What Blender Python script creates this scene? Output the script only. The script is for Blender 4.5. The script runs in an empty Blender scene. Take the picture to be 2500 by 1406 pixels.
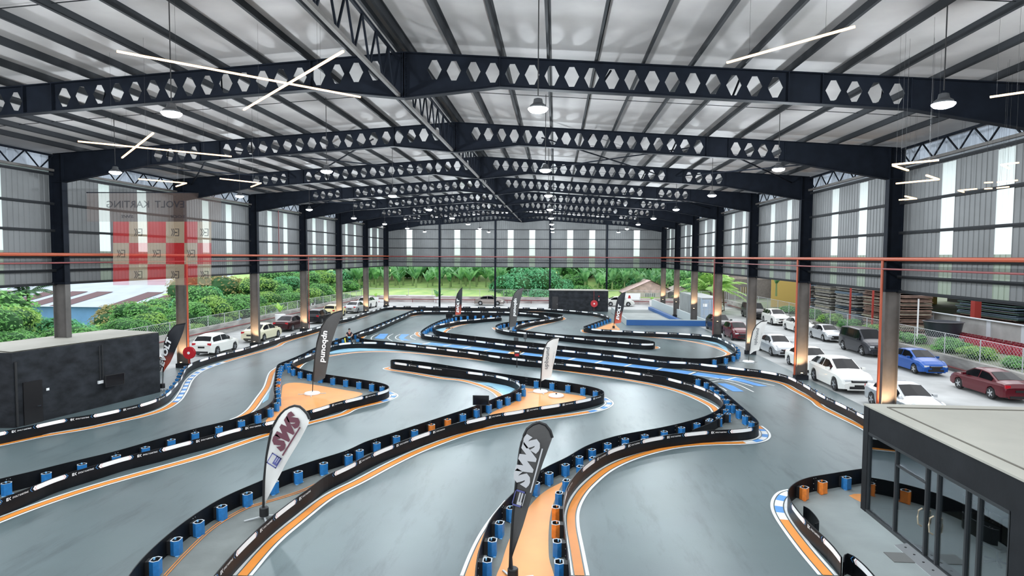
import bpy, bmesh, math, random
from mathutils import Vector, Matrix, geometry
R=random.Random(7)
C=bpy.context.scene.collection
SC=bpy.context.scene
# ---------------------------------------------------------------- camera
CAM_H=7.8; F_PX=1486.15
PITCH,ROLL,YAW=0.0514,0.0055,-0.0713
def _axes():
    cy,sy=math.cos(YAW),math.sin(YAW)
    f=Vector((sy,cy,0)); r=Vector((cy,-sy,0)); u=Vector((0,0,1))
    cp,sp=math.cos(PITCH),math.sin(PITCH)
    f2=f*cp-u*sp; u2=f*sp+u*cp
    cr,sr=math.cos(ROLL),math.sin(ROLL)
    return r*cr+u2*sr, u2*cr-r*sr, f2
AR,AU,AF=_axes()
EYE=Vector((0,0,CAM_H))
cd=bpy.data.cameras.new('camera'); cam=bpy.data.objects.new('camera',cd); C.objects.link(cam)
cd.sensor_width=36; cd.lens=36*F_PX/2500; cd.clip_end=2000; cd.clip_start=.1
M3=Matrix((AR,AU,-AF)).transposed()
cam.matrix_world=Matrix.Translation(EYE)@M3.to_4x4()
SC.camera=cam
# survey helpers: the place was measured from the photograph (2500x1406) onto known planes
def ray(x,y): return AF+AR*((x-1250)/F_PX)-AU*((y-703)/F_PX)
def PZ(x,y,z=0.0): v=ray(x,y); return EYE+v*((z-CAM_H)/v.z)
def PY(x,y,Y): v=ray(x,y); return EYE+v*(Y/v.y)
def PX(x,y,X): v=ray(x,y); return EYE+v*(X/v.x)
# ---------------------------------------------------------------- sky, exposure
w=bpy.data.worlds.new('overcast'); SC.world=w; w.use_nodes=True
nt=w.node_tree; bgn=nt.nodes['Background']
tc=nt.nodes.new('ShaderNodeTexCoord'); nz=nt.nodes.new('ShaderNodeTexNoise'); cr_=nt.nodes.new('ShaderNodeValToRGB')
nz.inputs['Scale'].default_value=1.6; nz.inputs['Detail'].default_value=4
cr_.color_ramp.elements[0].color=(.80,.88,1,1); cr_.color_ramp.elements[1].color=(1,1,1,1)
nt.links.new(tc.outputs['Generated'],nz.inputs['Vector']); nt.links.new(nz.outputs['Fac'],cr_.inputs['Fac']); nt.links.new(cr_.outputs['Color'],bgn.inputs['Color'])
bgn.inputs['Strength'].default_value=1.25
SC.view_settings.view_transform='Standard'; SC.view_settings.look='None'
SC.view_settings.exposure=0.60; SC.view_settings.gamma=1; SC.view_settings.use_curve_mapping=False
sd=bpy.data.lights.new('soft_sun','SUN'); sd.energy=.6; sd.angle=math.radians(60); sd.color=(1,.98,.95)
so=bpy.data.objects.new('soft_sun',sd); C.objects.link(so); so.rotation_euler=(math.radians(-35),math.radians(15),0)
# ---------------------------------------------------------------- materials
MT={}
def mat(n,col,rough=.6,metal=0,noise=0,nscale=3,bump=0,bscale=20,emit=None,estr=0,alpha=1,trans=0,spec=.5,col2=None,coat=0,stretch=None):
    if n in MT: return MT[n]
    m=bpy.data.materials.new(n); m.use_nodes=True; t=m.node_tree; b=t.nodes['Principled BSDF']
    c=tuple(col)+(1,)
    b.inputs['Base Color'].default_value=c; b.inputs['Roughness'].default_value=rough; b.inputs['Metallic'].default_value=metal
    b.inputs['Specular IOR Level'].default_value=spec
    if coat: b.inputs['Coat Weight'].default_value=coat; b.inputs['Coat Roughness'].default_value=.05
    if alpha<1: b.inputs['Alpha'].default_value=alpha
    if trans: b.inputs['Transmission Weight'].default_value=trans
    if emit: b.inputs['Emission Color'].default_value=tuple(emit)+(1,); b.inputs['Emission Strength'].default_value=estr
    if noise or bump or col2:
        tc=t.nodes.new('ShaderNodeTexCoord'); mp=t.nodes.new('ShaderNodeMapping')
        t.links.new(tc.outputs['Object'],mp.inputs['Vector'])
        if stretch: mp.inputs['Scale'].default_value=stretch
    if noise or col2:
        nn=t.nodes.new('ShaderNodeTexNoise'); nn.inputs['Scale'].default_value=nscale; nn.inputs['Detail'].default_value=6
        t.links.new(mp.outputs['Vector'],nn.inputs['Vector'])
        r=t.nodes.new('ShaderNodeValToRGB'); r.color_ramp.elements[0].position=.3; r.color_ramp.elements[1].position=.7
        lo=col2 if col2 else tuple(max(0,x*(1-noise)) for x in col); hi=tuple(min(1,x*(1+noise)) for x in col) if not col2 else col
        r.color_ramp.elements[0].color=tuple(lo)+(1,); r.color_ramp.elements[1].color=tuple(hi)+(1,)
        t.links.new(nn.outputs['Fac'],r.inputs['Fac']); t.links.new(r.outputs['Color'],b.inputs['Base Color'])
    if bump:
        n2=t.nodes.new('ShaderNodeTexNoise'); n2.inputs['Scale'].default_value=bscale; t.links.new(mp.outputs['Vector'],n2.inputs['Vector'])
        bp=t.nodes.new('ShaderNodeBump'); bp.inputs['Strength'].default_value=bump; bp.inputs['Distance'].default_value=.02
        t.links.new(n2.outputs['Fac'],bp.inputs['Height']); t.links.new(bp.outputs['Normal'],b.inputs['Normal'])
    MT[n]=m; return m
STEEL=mat('dark_steel',(.006,.008,.0125),.7,noise=.25,nscale=2,spec=.08)
STEELG=mat('grey_steel',(.085,.078,.073),.6,noise=.2,nscale=1.5,spec=.3)
PURL=mat('purlin_steel',(.020,.0215,.024),.7,spec=.1)
FOIL=mat('roof_foil',(.330,.312,.303),.65,0,noise=.12,nscale=.6,bump=.25,bscale=1.4,spec=.3)
CLAD=mat('cladding',(.108,.111,.112),.55,.0,noise=.12,nscale=.7,spec=.3)
CLADO=mat('gutter_sheet',(.40,.44,.50),.5,.0,noise=.1,nscale=1)
GREENC=mat('green_fibreglass',(.165,.20,.15),.5)
ASPH=mat('track_paint',(.110,.146,.153),.36,noise=.20,nscale=.16,bump=.08,bscale=30,spec=.4)
ISLE=mat('bare_concrete',(.15,.165,.158),.7,noise=.22,nscale=.8,bump=.2,bscale=15)
YARD=mat('yard_concrete',(.40,.41,.405),.8,noise=.25,nscale=.35,bump=.15,bscale=8)
ORG=mat('orange_paint',(.80,.27,.035),.5,noise=.06,nscale=1.2)
ORGF=mat('orange_floor_paint',(.80,.32,.085),.5,noise=.05,nscale=1)
WHT=mat('white_line_paint',(.82,.83,.82),.5,noise=.06,nscale=6)
BLUP=mat('blue_paint',(.09,.30,.68),.5,noise=.15,nscale=1)
BLUL=mat('light_blue_paint',(.28,.52,.66),.5,noise=.15,nscale=1)
PANEL=mat('barrier_black',(.006,.007,.009),.42,noise=.3,nscale=1.5,spec=.18)
STRIPW=mat('sticker_white',(.95,.95,.94),.4)
STRIPR=mat('sticker_red',(.75,.12,.10),.4)
STRIPB=mat('sticker_blue',(.10,.35,.75),.4)
PBLUE=mat('post_blue',(.02,.19,.50),.45,noise=.15,nscale=8)
PLBLU=mat('post_foot_light_blue',(.22,.50,.80),.5)
PORG=mat('post_orange',(.80,.22,.03),.45,noise=.15,nscale=8)
PRIM=mat('post_rim_grey',(.42,.45,.48),.5)
BLK=mat('black_rubber',(.012,.012,.013),.6)
BLKG=mat('black_gloss',(.008,.008,.010),.15)
PIPEO=mat('orange_pipe',(.34,.065,.025),.45)
PIPER=mat('red_pipe',(.18,.035,.035),.5)
RED=mat('red_plastic',(.45,.012,.02),.4)
CHR=mat('chrome',(.75,.75,.76),.18,1)
WHITEP=mat('white_plastic',(.8,.8,.8),.4)
BOXBLK=mat('black_wall_paint',(.018,.020,.024),.7,spec=.2,noise=.55,nscale=1.4,bump=.25,bscale=6,stretch=(1,1,1.6))
CREAM=mat('cream_roof',(.40,.385,.335),.7,noise=.06,nscale=.8)
CONC=mat('weathered_concrete',(.33,.32,.30),.85,noise=.4,nscale=1.2,bump=.3,bscale=6,stretch=(.5,.5,2))
GALV=mat('galvanised',(.50,.52,.53),.45,.2)
def glass(n,tint=(.9,.95,.95),transp=.8):
    if n in MT: return MT[n]
    m=bpy.data.materials.new(n); m.use_nodes=True; t=m.node_tree; t.nodes.clear()
    o=t.nodes.new('ShaderNodeOutputMaterial'); mx=t.nodes.new('ShaderNodeMixShader'); tr=t.nodes.new('ShaderNodeBsdfTransparent'); gl=t.nodes.new('ShaderNodeBsdfGlossy')
    tr.inputs['Color'].default_value=tint+(1,); gl.inputs['Roughness'].default_value=.02; gl.inputs['Color'].default_value=(.75,.8,.85,1)
    mx.inputs[0].default_value=1-transp
    t.links.new(tr.outputs[0],mx.inputs[1]); t.links.new(gl.outputs[0],mx.inputs[2]); t.links.new(mx.outputs[0],o.inputs[0]); MT[n]=m; return m
GLASS=glass('office_glass',(.75,.8,.8),.72)
def skylite():
    m=bpy.data.materials.new('translucent_sheet'); m.use_nodes=True; t=m.node_tree; t.nodes.clear()
    o=t.nodes.new('ShaderNodeOutputMaterial'); mx=t.nodes.new('ShaderNodeMixShader'); tr=t.nodes.new('ShaderNodeBsdfTransparent'); tl=t.nodes.new('ShaderNodeBsdfTranslucent')
    tr.inputs['Color'].default_value=(.60,.72,.70,1); tl.inputs['Color'].default_value=(.9,.95,.93,1); mx.inputs[0].default_value=.8
    t.links.new(tr.outputs[0],mx.inputs[1]); t.links.new(tl.outputs[0],mx.inputs[2]); t.links.new(mx.outputs[0],o.inputs[0]); return m
SKYL=skylite()
def skids(m):
    t=m.node_tree; b=t.nodes['Principled BSDF']; src=b.inputs['Base Color'].links[0].from_socket
    tc=t.nodes.new('ShaderNodeTexCoord'); mp=t.nodes.new('ShaderNodeMapping'); mp.inputs['Scale'].default_value=(1.5,.30,1); mp.inputs['Rotation'].default_value=(0,0,.5)
    n=t.nodes.new('ShaderNodeTexNoise'); n.inputs['Scale'].default_value=.8; n.inputs['Detail'].default_value=8; n.inputs['Roughness'].default_value=.7
    r=t.nodes.new('ShaderNodeValToRGB'); r.color_ramp.elements[0].position=.52; r.color_ramp.elements[0].color=(1,1,1,1); r.color_ramp.elements[1].position=.72; r.color_ramp.elements[1].color=(.62,.62,.64,1)
    mx=t.nodes.new('ShaderNodeMix'); mx.data_type='RGBA'; mx.blend_type='MULTIPLY'; mx.inputs[0].default_value=1
    t.links.new(tc.outputs['Object'],mp.inputs[0]); t.links.new(mp.outputs[0],n.inputs['Vector']); t.links.new(n.outputs['Fac'],r.inputs['Fac'])
    t.links.new(src,mx.inputs[6]); t.links.new(r.outputs['Color'],mx.inputs[7]); t.links.new(mx.outputs[2],b.inputs['Base Color'])
skids(ASPH)
def emis(n,col,s):
    m=mat(n,col,.5,emit=col,estr=s); return m
# ---------------------------------------------------------------- mesh helpers
class MB:
    def __init__(s): s.v=[]; s.f=[]; s.m=[]
    def quad(s,a,b,c,d,m=0):
        n=len(s.v); s.v+=[tuple(a),tuple(b),tuple(c),tuple(d)]; s.f.append((n,n+1,n+2,n+3)); s.m.append(m); return s
    def poly(s,pts,m=0):
        n=len(s.v); s.v+=[tuple(p) for p in pts]; s.f.append(tuple(range(n,n+len(pts)))); s.m.append(m); return s
    def box(s,c,d,m=0,rz=0,mtx=None):
        n=len(s.v); cx,cy,cz=c; hx,hy,hz=d[0]/2,d[1]/2,d[2]/2; ca,sa=math.cos(rz),math.sin(rz)
        for z in (-hz,hz):
            for x,y in ((-hx,-hy),(hx,-hy),(hx,hy),(-hx,hy)):
                p=Vector((cx+x*ca-y*sa,cy+x*sa+y*ca,cz+z))
                if mtx: p=mtx@p
                s.v.append(tuple(p))
        for q in ((3,2,1,0),(4,5,6,7),(0,1,5,4),(1,2,6,5),(2,3,7,6),(3,0,4,7)):
            s.f.append(tuple(n+i for i in q)); s.m.append(m)
        return s
    def bar(s,a,b,wx,wz,m=0,up=(0,0,1)):
        a=Vector(a); b=Vector(b); t=(b-a).normalized(); u=Vector(up)
        if abs(t.dot(u))>.98: u=Vector((1,0,0))
        r=t.cross(u).normalized(); u=r.cross(t); n=len(s.v)
        for p in (a,b):
            for i,j in ((-1,-1),(1,-1),(1,1),(-1,1)): s.v.append(tuple(p+r*(i*wx/2)+u*(j*wz/2)))
        for q in ((0,1,2,3),(7,6,5,4),(4,5,1,0),(5,6,2,1),(6,7,3,2),(7,4,0,3)):
            s.f.append(tuple(n+i for i in q)); s.m.append(m)
        return s
    def tube(s,pts,r,k=6,m=0,cap=True):
        pts=[Vector(p) for p in pts]; n=len(s.v); L=len(pts)
        rr=r if isinstance(r,(list,tuple)) else [r]*L
        for i,p in enumerate(pts):
            t=(pts[min(i+1,L-1)]-pts[max(i-1,0)]).normalized(); u=Vector((0,0,1)) if abs(t.z)<.95 else Vector((1,0,0))
            a=t.cross(u).normalized(); b=a.cross(t)
            for j in range(k):
                g=2*math.pi*j/k; s.v.append(tuple(p+a*(rr[i]*math.cos(g))+b*(rr[i]*math.sin(g))))
        for i in range(L-1):
            for j in range(k):
                s.f.append((n+i*k+j,n+i*k+(j+1)%k,n+(i+1)*k+(j+1)%k,n+(i+1)*k+j)); s.m.append(m)
        if cap:
            s.f.append(tuple(n+j for j in range(k))); s.m.append(m); s.f.append(tuple(n+(L-1)*k+j for j in reversed(range(k)))); s.m.append(m)
        return s
    def lathe(s,c,prof,k=16,m=0,mtx=None):
        n=len(s.v); L=len(prof)
        for r,z in prof:
            for j in range(k):
                g=2*math.pi*j/k; p=Vector((c[0]+r*math.cos(g),c[1]+r*math.sin(g),c[2]+z))
                if mtx: p=mtx@p
                s.v.append(tuple(p))
        for i in range(L-1):
            for j in range(k):
                s.f.append((n+i*k+j,n+i*k+(j+1)%k,n+(i+1)*k+(j+1)%k,n+(i+1)*k+j)); s.m.append(m)
        s.f.append(tuple(n+j for j in reversed(range(k)))); s.m.append(m); s.f.append(tuple(n+(L-1)*k+j for j in range(k))); s.m.append(m)
        return s
    def fill(s,pts,z=0,m=0):
        vs=[Vector((p[0],p[1],z)) for p in pts]; n=len(s.v); s.v+=[tuple(v) for v in vs]
        for t in geometry.tessellate_polygon([vs]):
            a,b,c=(vs[i] for i in t)
            if (b-a).cross(c-a).z<0: t=(t[0],t[2],t[1])
            s.f.append(tuple(n+i for i in t)); s.m.append(m)
        return s
    def xf(s,f,i0=0): s.v[i0:]=[tuple(f(Vector(p))) for p in s.v[i0:]]; return s
    def mesh(s,name,mats,smooth=False,sharp=None):
        me=bpy.data.meshes.new(name); me.from_pydata(s.v,[],s.f)
        if not isinstance(mats,(list,tuple)): mats=[mats]
        for x in mats: me.materials.append(x)
        if len(mats)>1: me.polygons.foreach_set('material_index',s.m)
        if smooth:
            me.polygons.foreach_set('use_smooth',[True]*len(me.polygons))
            if sharp: me.set_sharp_from_angle(angle=math.radians(sharp))
        me.update(); return me
    def build(s,name,mats,parent=None,smooth=False,sharp=None,loc=None):
        if not s.v: return None
        return link(name,s.mesh(name,mats,smooth,sharp),parent,loc)
def link(name,me,parent=None,loc=None):
    o=bpy.data.objects.new(name,me); C.objects.link(o)
    if parent: o.parent=parent
    if loc is not None: o.location=loc
    return o
def tag(o,label,cat,group=None,kind=None):
    if label: o['label']=label
    if cat: o['category']=cat
    if group: o['group']=group
    if kind: o['kind']=kind
    return o
def thing(name,label,cat,loc=(0,0,0),rz=0,group=None,kind=None):
    o=bpy.data.objects.new(name,None); C.objects.link(o); o.location=loc; o.rotation_euler=(0,0,rz); o.empty_display_size=.3
    return tag(o,label,cat,group,kind)
def struct(o,label=None):
    o['kind']='structure'
    if label: o['label']=label
    return o
def dup(o,loc=None,rz=None,label=None,scale=None,parent=None):
    c=o.copy(); C.objects.link(c); c.parent=parent
    for k in o.children: dup(k,parent=c)
    if loc is not None: c.location=loc
    if rz is not None: c.rotation_euler=(0,0,rz)
    if scale is not None: c.scale=scale if isinstance(scale,(tuple,list)) else (scale,)*3
    if label: c['label']=label
    return c
_tx={}
def text2d(st,bold=0.0,shear=0.0,size=1.0):
    key=(st,bold,shear)
    if key not in _tx:
        cu=bpy.data.curves.new('t','FONT'); cu.body=st; cu.resolution_u=2; cu.offset=bold; cu.shear=shear; cu.size=1
        ob=bpy.data.objects.new('t',cu); C.objects.link(ob); me=ob.to_mesh()
        _tx[key]=([(v.co.x,v.co.y) for v in me.vertices],[tuple(p.vertices) for p in me.polygons])
        ob.to_mesh_clear(); bpy.data.objects.remove(ob); bpy.data.curves.remove(cu)
    v,f=_tx[key]; return v,f
def put_text(mb,st,fn,w,h,bold=0.0,shear=0.0,m=0,u0=0,v0=0):
    """write st into the box u0..u0+w, v0..v0+h through the surface map fn(u,v)"""
    v,f=text2d(st,bold,shear)
    xs=[p[0] for p in v]; ys=[p[1] for p in v]; x0,x1,y0,y1=min(xs),max(xs),min(ys),max(ys)
    n=len(mb.v); mb.v+=[tuple(fn(u0+(x-x0)/(x1-x0)*w, v0+(y-y0)/(y1-y0)*h)) for x,y in v]
    for q in f: mb.f.append(tuple(n+i for i in q)); mb.m.append(m)
# ---------------------------------------------------------------- the hall
XL,XR=-25.70,15.84; XM=(XL+XR)/2; YB=29.958; BAY=10.217; YE=YB+5*BAY+9.936
FR=[YB+BAY*k for k in (-3,-2,-1,0,1,2,3,4,5)]+[YE]
def ztop(x): return 14.34-.0665*abs(x-XM)
SM=20.77
# ceiling: sloping insulated sheet
m=MB()
for s in (-1,1):
    n=40
    for i in range(n):
        a,b=i/n,(i+1)/n
        x0,x1=XM+s*a*(SM+1.3),XM+s*b*(SM+1.3)
        m.quad((x0,-8,ztop(x0)+.27),(x1,-8,ztop(x1)+.27),(x1,YE+.4,ztop(x1)+.27),(x0,YE+.4,ztop(x0)+.27))
struct(m.build('ceiling',FOIL))
# a thick sheet above it keeps the daylight out
ceil=bpy.data.objects['ceiling']
m=MB()
for s in (-1,1):
    xa,xb=XM,XM+s*(SM+1.5)
    for dz in (.34,.40): m.quad((xa,-8,ztop(xa)+dz),(xb,-8,ztop(xb)+dz),(xb,YE+.5,ztop(xb)+dz),(xa,YE+.5,ztop(xa)+dz))
m.build('roof_sheet',CLADO,ceil)
# sheet lap wires across the slopes
m=MB()
for k in range(len(FR)-1):
    ym=(FR[k]+FR[k+1])/2
    for s in (-1,1): m.bar((XM,ym,ztop(XM)+.2),(XM+s*SM,ym,ztop(XM+s*SM)+.2),.02,.02)
m.build('tie_wire',PURL,ceil)
# portal rafters with hexagonal openings
def rafter_mesh(s):
    m=MB(); T=.012
    def web(poly):
        for dy in (-T,T):
            pts=[(s*x,dy,z) for x,z in poly]
            if (dy<0)==(s<0): pts=pts[::-1]
            m.poly(pts)
    zt=lambda a:14.34-.0665*a
    # ridge haunch
    web([(0,zt(0)),(.66,zt(.66)),(.66,zt(.66)-.92),(.66,12.90+.1*.66),(0,12.90)])
    web([(.66,zt(.66)-.92),(3.1,zt(3.1)-.92),(.66,12.90+.1*.66)])
    def cell(c):
        p=.315; z=zt(c)-.47; T0,T1=zt(c-p),zt(c+p); B0,B1=T0-.92,T1-.92
        hx=[(c-.08,z+.31),(c+.08,z+.31),(c+.235,z),(c+.08,z-.31),(c-.08,z-.31),(c-.235,z)]
        web([(c-p,T0),(c+p,T1),hx[1],hx[0]]); web([hx[4],hx[3],(c+p,B1),(c-p,B0)])
        web([(c-p,T0),hx[0],hx[5],(c-p,z)]); web([(c-p,z),hx[5],hx[4],(c-p,B0)])
        web([(c+p,T1),(c+p,z),hx[2],hx[1]]); web([(c+p,z),(c+p,B1),hx[3],hx[2]])
        for i in range(6):
            a,b=hx[i],hx[(i+1)%6]; m.quad((s*a[0],-T,a[1]),(s*b[0],-T,b[1]),(s*b[0],T,b[1]),(s*a[0],T,a[1]))
    for i in range(18): cell(.975+.63*i)
    e1=.66+.63*18; s2=13.43-.315
    web([(e1,zt(e1)),(s2,zt(s2)),(s2,zt(s2)-.92),(e1,zt(e1)-.92)])
    for i in range(4): cell(13.43+.63*i)
    e2=s2+.63*4
    web([(e2,zt(e2)),(20.55,zt(20.55)),(20.55,11.52),(e2,zt(e2)-.92)])
    # flanges
    def fl(a,b,w=.30): m.bar((s*a[0],0,a[1]),(s*b[0],0,b[1]),w,.03)
    fl((0,zt(0)),(20.9,zt(20.9))); fl((0,12.90),(3.1,zt(3.1)-.92)); fl((3.1,zt(3.1)-.92),(e2,zt(e2)-.92)); fl((e2,zt(e2)-.92),(20.5,11.5))
    # stiffeners and the bolted ridge plate
    for a,b,z in ((0,zt(0),12.9),(.03,zt(0),12.9),(3.1,zt(3.1),zt(3.1)-.92),(e1+.05,zt(e1),zt(e1)-.92),(s2-.05,zt(s2),zt(s2)-.92),(e2+.05,zt(e2),zt(e2)-.92)): m.box((s*a,0,(b+z)/2),(.03,.28,b-z))
    for i in range(9):
        for dy in (-.09,.09): m.box((s*.06,dy,13.05+i*.14),(.05,.03,.03))
    return m
rm={s:rafter_mesh(s).mesh('rafter',STEEL) for s in (-1,1)}
ordn=['nearest','second','third','fourth','fifth','sixth','seventh','eighth','ninth','last']
for k,y in enumerate(FR):
    if k==0: w_='overhead, closest to the viewing window'
    else: w_='%s counted from the viewer'%ordn[k-1] if k<9 else 'against the far corrugated wall'
    for s in (-1,1):
        t=thing('roof_rafter','dark rafter with hexagonal openings, %s slope, %s'%('left' if s<0 else 'right',w_),'roof beam',(XM,y,0),0,'castellated roof rafters')
        link('web_and_flanges',rm[s],t)
# columns: I sections standing at both sides
def column(x,y,side,lo=0,zt_=12.95):
    s=1 if side=='right' else -1
    i=FR.index(y)
    t=thing('steel_column','dark steel column on the %s side, %s'%(side,'%s of the row from the viewer'%ordn[i] if i else 'out of the near edge'),'column',(x,y,0),0,'steel columns along the %s side'%side)
    m=MB()
    m.box((-.33,0,(lo+zt_)/2),(.03,.34,zt_-lo)).box((.33,0,(lo+zt_)/2),(.03,.34,zt_-lo)).box((0,0,(lo+zt_)/2),(.64,.02,zt_-lo))
    # lower part lighter primer, upper part near black
    u=MB(); u.box((-.33,0,(6.3+zt_)/2),(.036,.346,zt_-6.3)).box((.33,0,(6.3+zt_)/2),(.036,.346,zt_-6.3)).box((0,0,(6.3+zt_)/2),(.64,.026,zt_-6.3)).box((0,0,6.3),(.74,.38,.12)).box((0,0,11.52),(.7,.34,.04))
    m.build('shaft',STEELG,t); u.build('painted_upper_shaft',STEEL,t)
    MB().box((0,0,lo+.15),(.8,.5,.3)).build('base_plate',BOXBLK,t)
    return t
def uplight(x,y,z,dx,label):
    # small floor spot that washes the column above it
    t=thing('column_uplight',label,'uplight',(x+dx,y-.42,z),0,'warm spots at the column feet')
    m=MB(); m.lathe((0,0,0),[(.05,0),(.09,.02),(.09,.12),(.07,.13)],10); m.build('housing',BLK,t)
    m=MB(); m.lathe((0,0,.13),[(.065,0),(.065,.012)],10); m.build('lens',emis('warm_lens',(1,.62,.28),14),t)
    l=bpy.data.lights.new('uplight_lamp','SPOT'); l.energy=650; l.color=(1,.66,.38); l.spot_size=math.radians(75); l.spot_blend=.8; l.shadow_soft_size=.05
    o=bpy.data.objects.new('uplight_lamp',l); C.objects.link(o); o.parent=t; o.location=(0,-.25,.15); o.rotation_euler=(math.radians(180-22),0,0)
for k,y in enumerate(FR[1:],1):
    column(XL,y,'left'); column(XR,y,'right')
    if k>=4:
        uplight(XL,y,.3,.1,'warm uplight at the foot of the left column, %s of the row'%ordn[k])
    if k>=3:
        zz={3:.35,4:.35,5:.3,6:1.5,7:1.9,8:1.9,9:1.5}.get(k,.3)
        uplight(XR,y,zz,-.1,'warm uplight at the foot of the right column, %s of the row'%ordn[k])
# purlins
y0,y1=-6,YE
pm=MB(); L=y1-y0
pm.box((0,0,0),(.012,L,.25)).box((.035,0,.12),(.08,L,.012)).box((-.035,0,-.12),(.08,L,.012)).box((.07,0,.105),(.01,L,.03))
pmesh=pm.mesh('purlin',PURL)
for s in (-1,1):
    for k in range(14):
        a=.2+1.49*k; x=XM+s*a
        o=link('roof_purlin',pmesh,None,(x,(y0+y1)/2,ztop(x)+.14)); o.scale=(s,1,1)
        tag(o,'thin steel purlin along the %s roof slope, row %s from the ridge'%('left' if s<0 else 'right',['one','two','three','four','five','six','seven','eight','nine','ten','eleven','twelve','thirteen','fourteen'][k]),'purlin','roof purlins')
# ridge truss and eave trusses, bay by bay
def truss(x,ya,yb,zt0,zb0,n,lab,grp,w_=.09):
    t=thing('steel_truss',lab,'truss',(x,ya,0),0,grp); L=yb-ya
    c=MB(); c.bar((0,0,zt0),(0,L,zt0),w_,w_); c.build('top_chord',STEEL,t)
    c=MB(); c.bar((0,0,zb0),(0,L,zb0),w_*1.3,w_*1.3); c.build('bottom_chord',STEELG,t)
    c=MB()
    for i in range(n):
        a=L*i/n; b=L*(i+.5)/n; d=L*(i+1)/n
        c.bar((0,a,zt0),(0,b,zb0),.05,.05); c.bar((0,b,zb0),(0,d,zt0),.05,.05)
    c.build('web_bars',STEEL,t)
for k in range(1,len(FR)-1):
    a,b=FR[k]+.15,FR[k+1]-.15; q='between the %s and %s rafters from the viewer'%(ordn[k-1],ordn[k]) if k<8 else 'in the bay against the far wall'
    truss(XM-.16,a,b,14.12,12.98,8,'light steel truss under the ridge, '+q,'ridge trusses',.08)
    for X,sd in ((XR+.12,'right'),(XL-.12,'left')):
        truss(X,a,b,12.86,12.10,6,'steel eave truss above the %s wall, %s'%(sd,q),'eave trusses')
    # wind braces in some bays
    if k in (3,5,7):
        for s in (-1,1):
            for p in (4.2,12.6):
                xa,xb=XM+s*p,XM+s*(p+7.2)
                t=thing('roof_brace','crossed thin steel braces, %s roof slope, %s rafter bay, %s'%('left' if s<0 else 'right',ordn[k-1],'nearer the ridge' if p<5 else 'nearer the eave'),'brace',(0,0,0),0,'crossed roof braces')
                m=MB(); m.bar((xa,a,ztop(xa)-.45),(xb,b,ztop(xb)-.45),.06,.06); m.build('brace_bar',STEEL,t)
                m=MB(); m.bar((xa,b,ztop(xa)-.5),(xb,a,ztop(xb)-.5),.06,.06); m.build('brace_bar',STEEL,t)
    # knee struts from rafter to purlin
    for s in (-1,1):
        t=thing('flange_strut','short slanting struts, %s roof half, %s'%('left' if s<0 else 'right',q),'strut',(0,0,0),0,'flange struts')
        for p in (6.2,10.4,14.9,18.6):
            x=XM+s*p; MB().bar((x,FR[k]+.1,ztop(x)-.85),(x+s*.5,FR[k]+.95,ztop(x)+.05),.05,.05).build('strut_bar',STEEL,t)
# walls -------------------------------------------------------------
WX={'right':XR+.36,'left':XL-.36}
WINDOWS=[]
def ribs(m,p0,dirv,nrm,L,zlo,zhi,mi=0,pitch=.30,off=0):
    n=max(1,round(L/pitch)); pt=L/n
    for i in range(n):
        u=i*pt
        prof=[(u,0),(u+pt*.70,0),(u+pt*.78,.022),(u+pt*.92,.022),(u+pt,0)]
        for (a,da),(b,db) in zip(prof,prof[1:]):
            A=p0+dirv*a+nrm*da; B=p0+dirv*b+nrm*db
            m.quad((A.x,A.y,zlo),(B.x,B.y,zlo),(B.x,B.y,zhi),(A.x,A.y,zhi),mi)
def cladding(name,p0,dirv,nrm,L,wins,ztopf,step):
    m=MB(); cuts=[0]+[c for w_ in wins for c in w_]+[L]
    for i in range(0,len(cuts),2):
        a,b=cuts[i],cuts[i+1]
        # split so the top may follow the slope
        n=max(1,int((b-a)/step)); d=(b-a)/n
        for j in range(n):
            ribs(m,p0+dirv*(a+j*d),dirv,nrm,d,6.28,ztopf(a+(j+.5)*d))
    for a,b in wins:
        ribs(m,p0+dirv*a,dirv,nrm,b-a,6.28,7.98,1)
        n=max(1,int((b-a)/.5)); 
        ribs(m,p0+dirv*a,dirv,nrm,b-a,11.82,ztopf((a+b)/2),0)
    w_=struct(m.build(name,[CLAD,GREENC]))
    return w_
wn=0
for sd in ('left','right'):
    X=WX[sd]; ys=-4.0; wins=[]
    for y in FR[:-1]:
        for o in (3.22,6.45): wins.append((y+o-ys,y+o+.86-ys))
    wins=[q for q in wins if q[0]>0]
    nrm=Vector((1 if sd=='right' else -1,0,0))
    wl=cladding('wall_'+sd,Vector((X,ys,0)),Vector((0,1,0)),nrm,YE-ys,wins,lambda u:12.02,999)
    g=1 if sd=='left' else -1
    for z in (6.28,6.97,9.03,10.42,11.93,7.72):
        m=MB(); m.box((X+g*.07,(ys+YE)/2,z),(.12,YE-ys,.09)); m.box((X+g*.12,(ys+YE)/2,z-.06),(.02,YE-ys,.05)); m.build('girt',PURL,wl)
    for a,b in wins:
        wn+=1; y=ys+a
        m=MB(); ribs(m,Vector((X,y,0)),Vector((0,1,0)),nrm,b-a,7.98,11.82); struct(m.build('window_%d'%wn,SKYL))
    # gutter fascia outside the open eave
    m=MB(); ribs(m,Vector((X-g*.95,ys,0)),Vector((0,1,0)),nrm,YE-ys,12.15,13.35,0,.4); m.quad((X-g*.1,ys,12.1),(X-g*.95,ys,12.15),(X-g*.95,YE,12.15),(X-g*.1,YE,12.1)); m.build('gutter',CLADO,wl)
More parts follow.
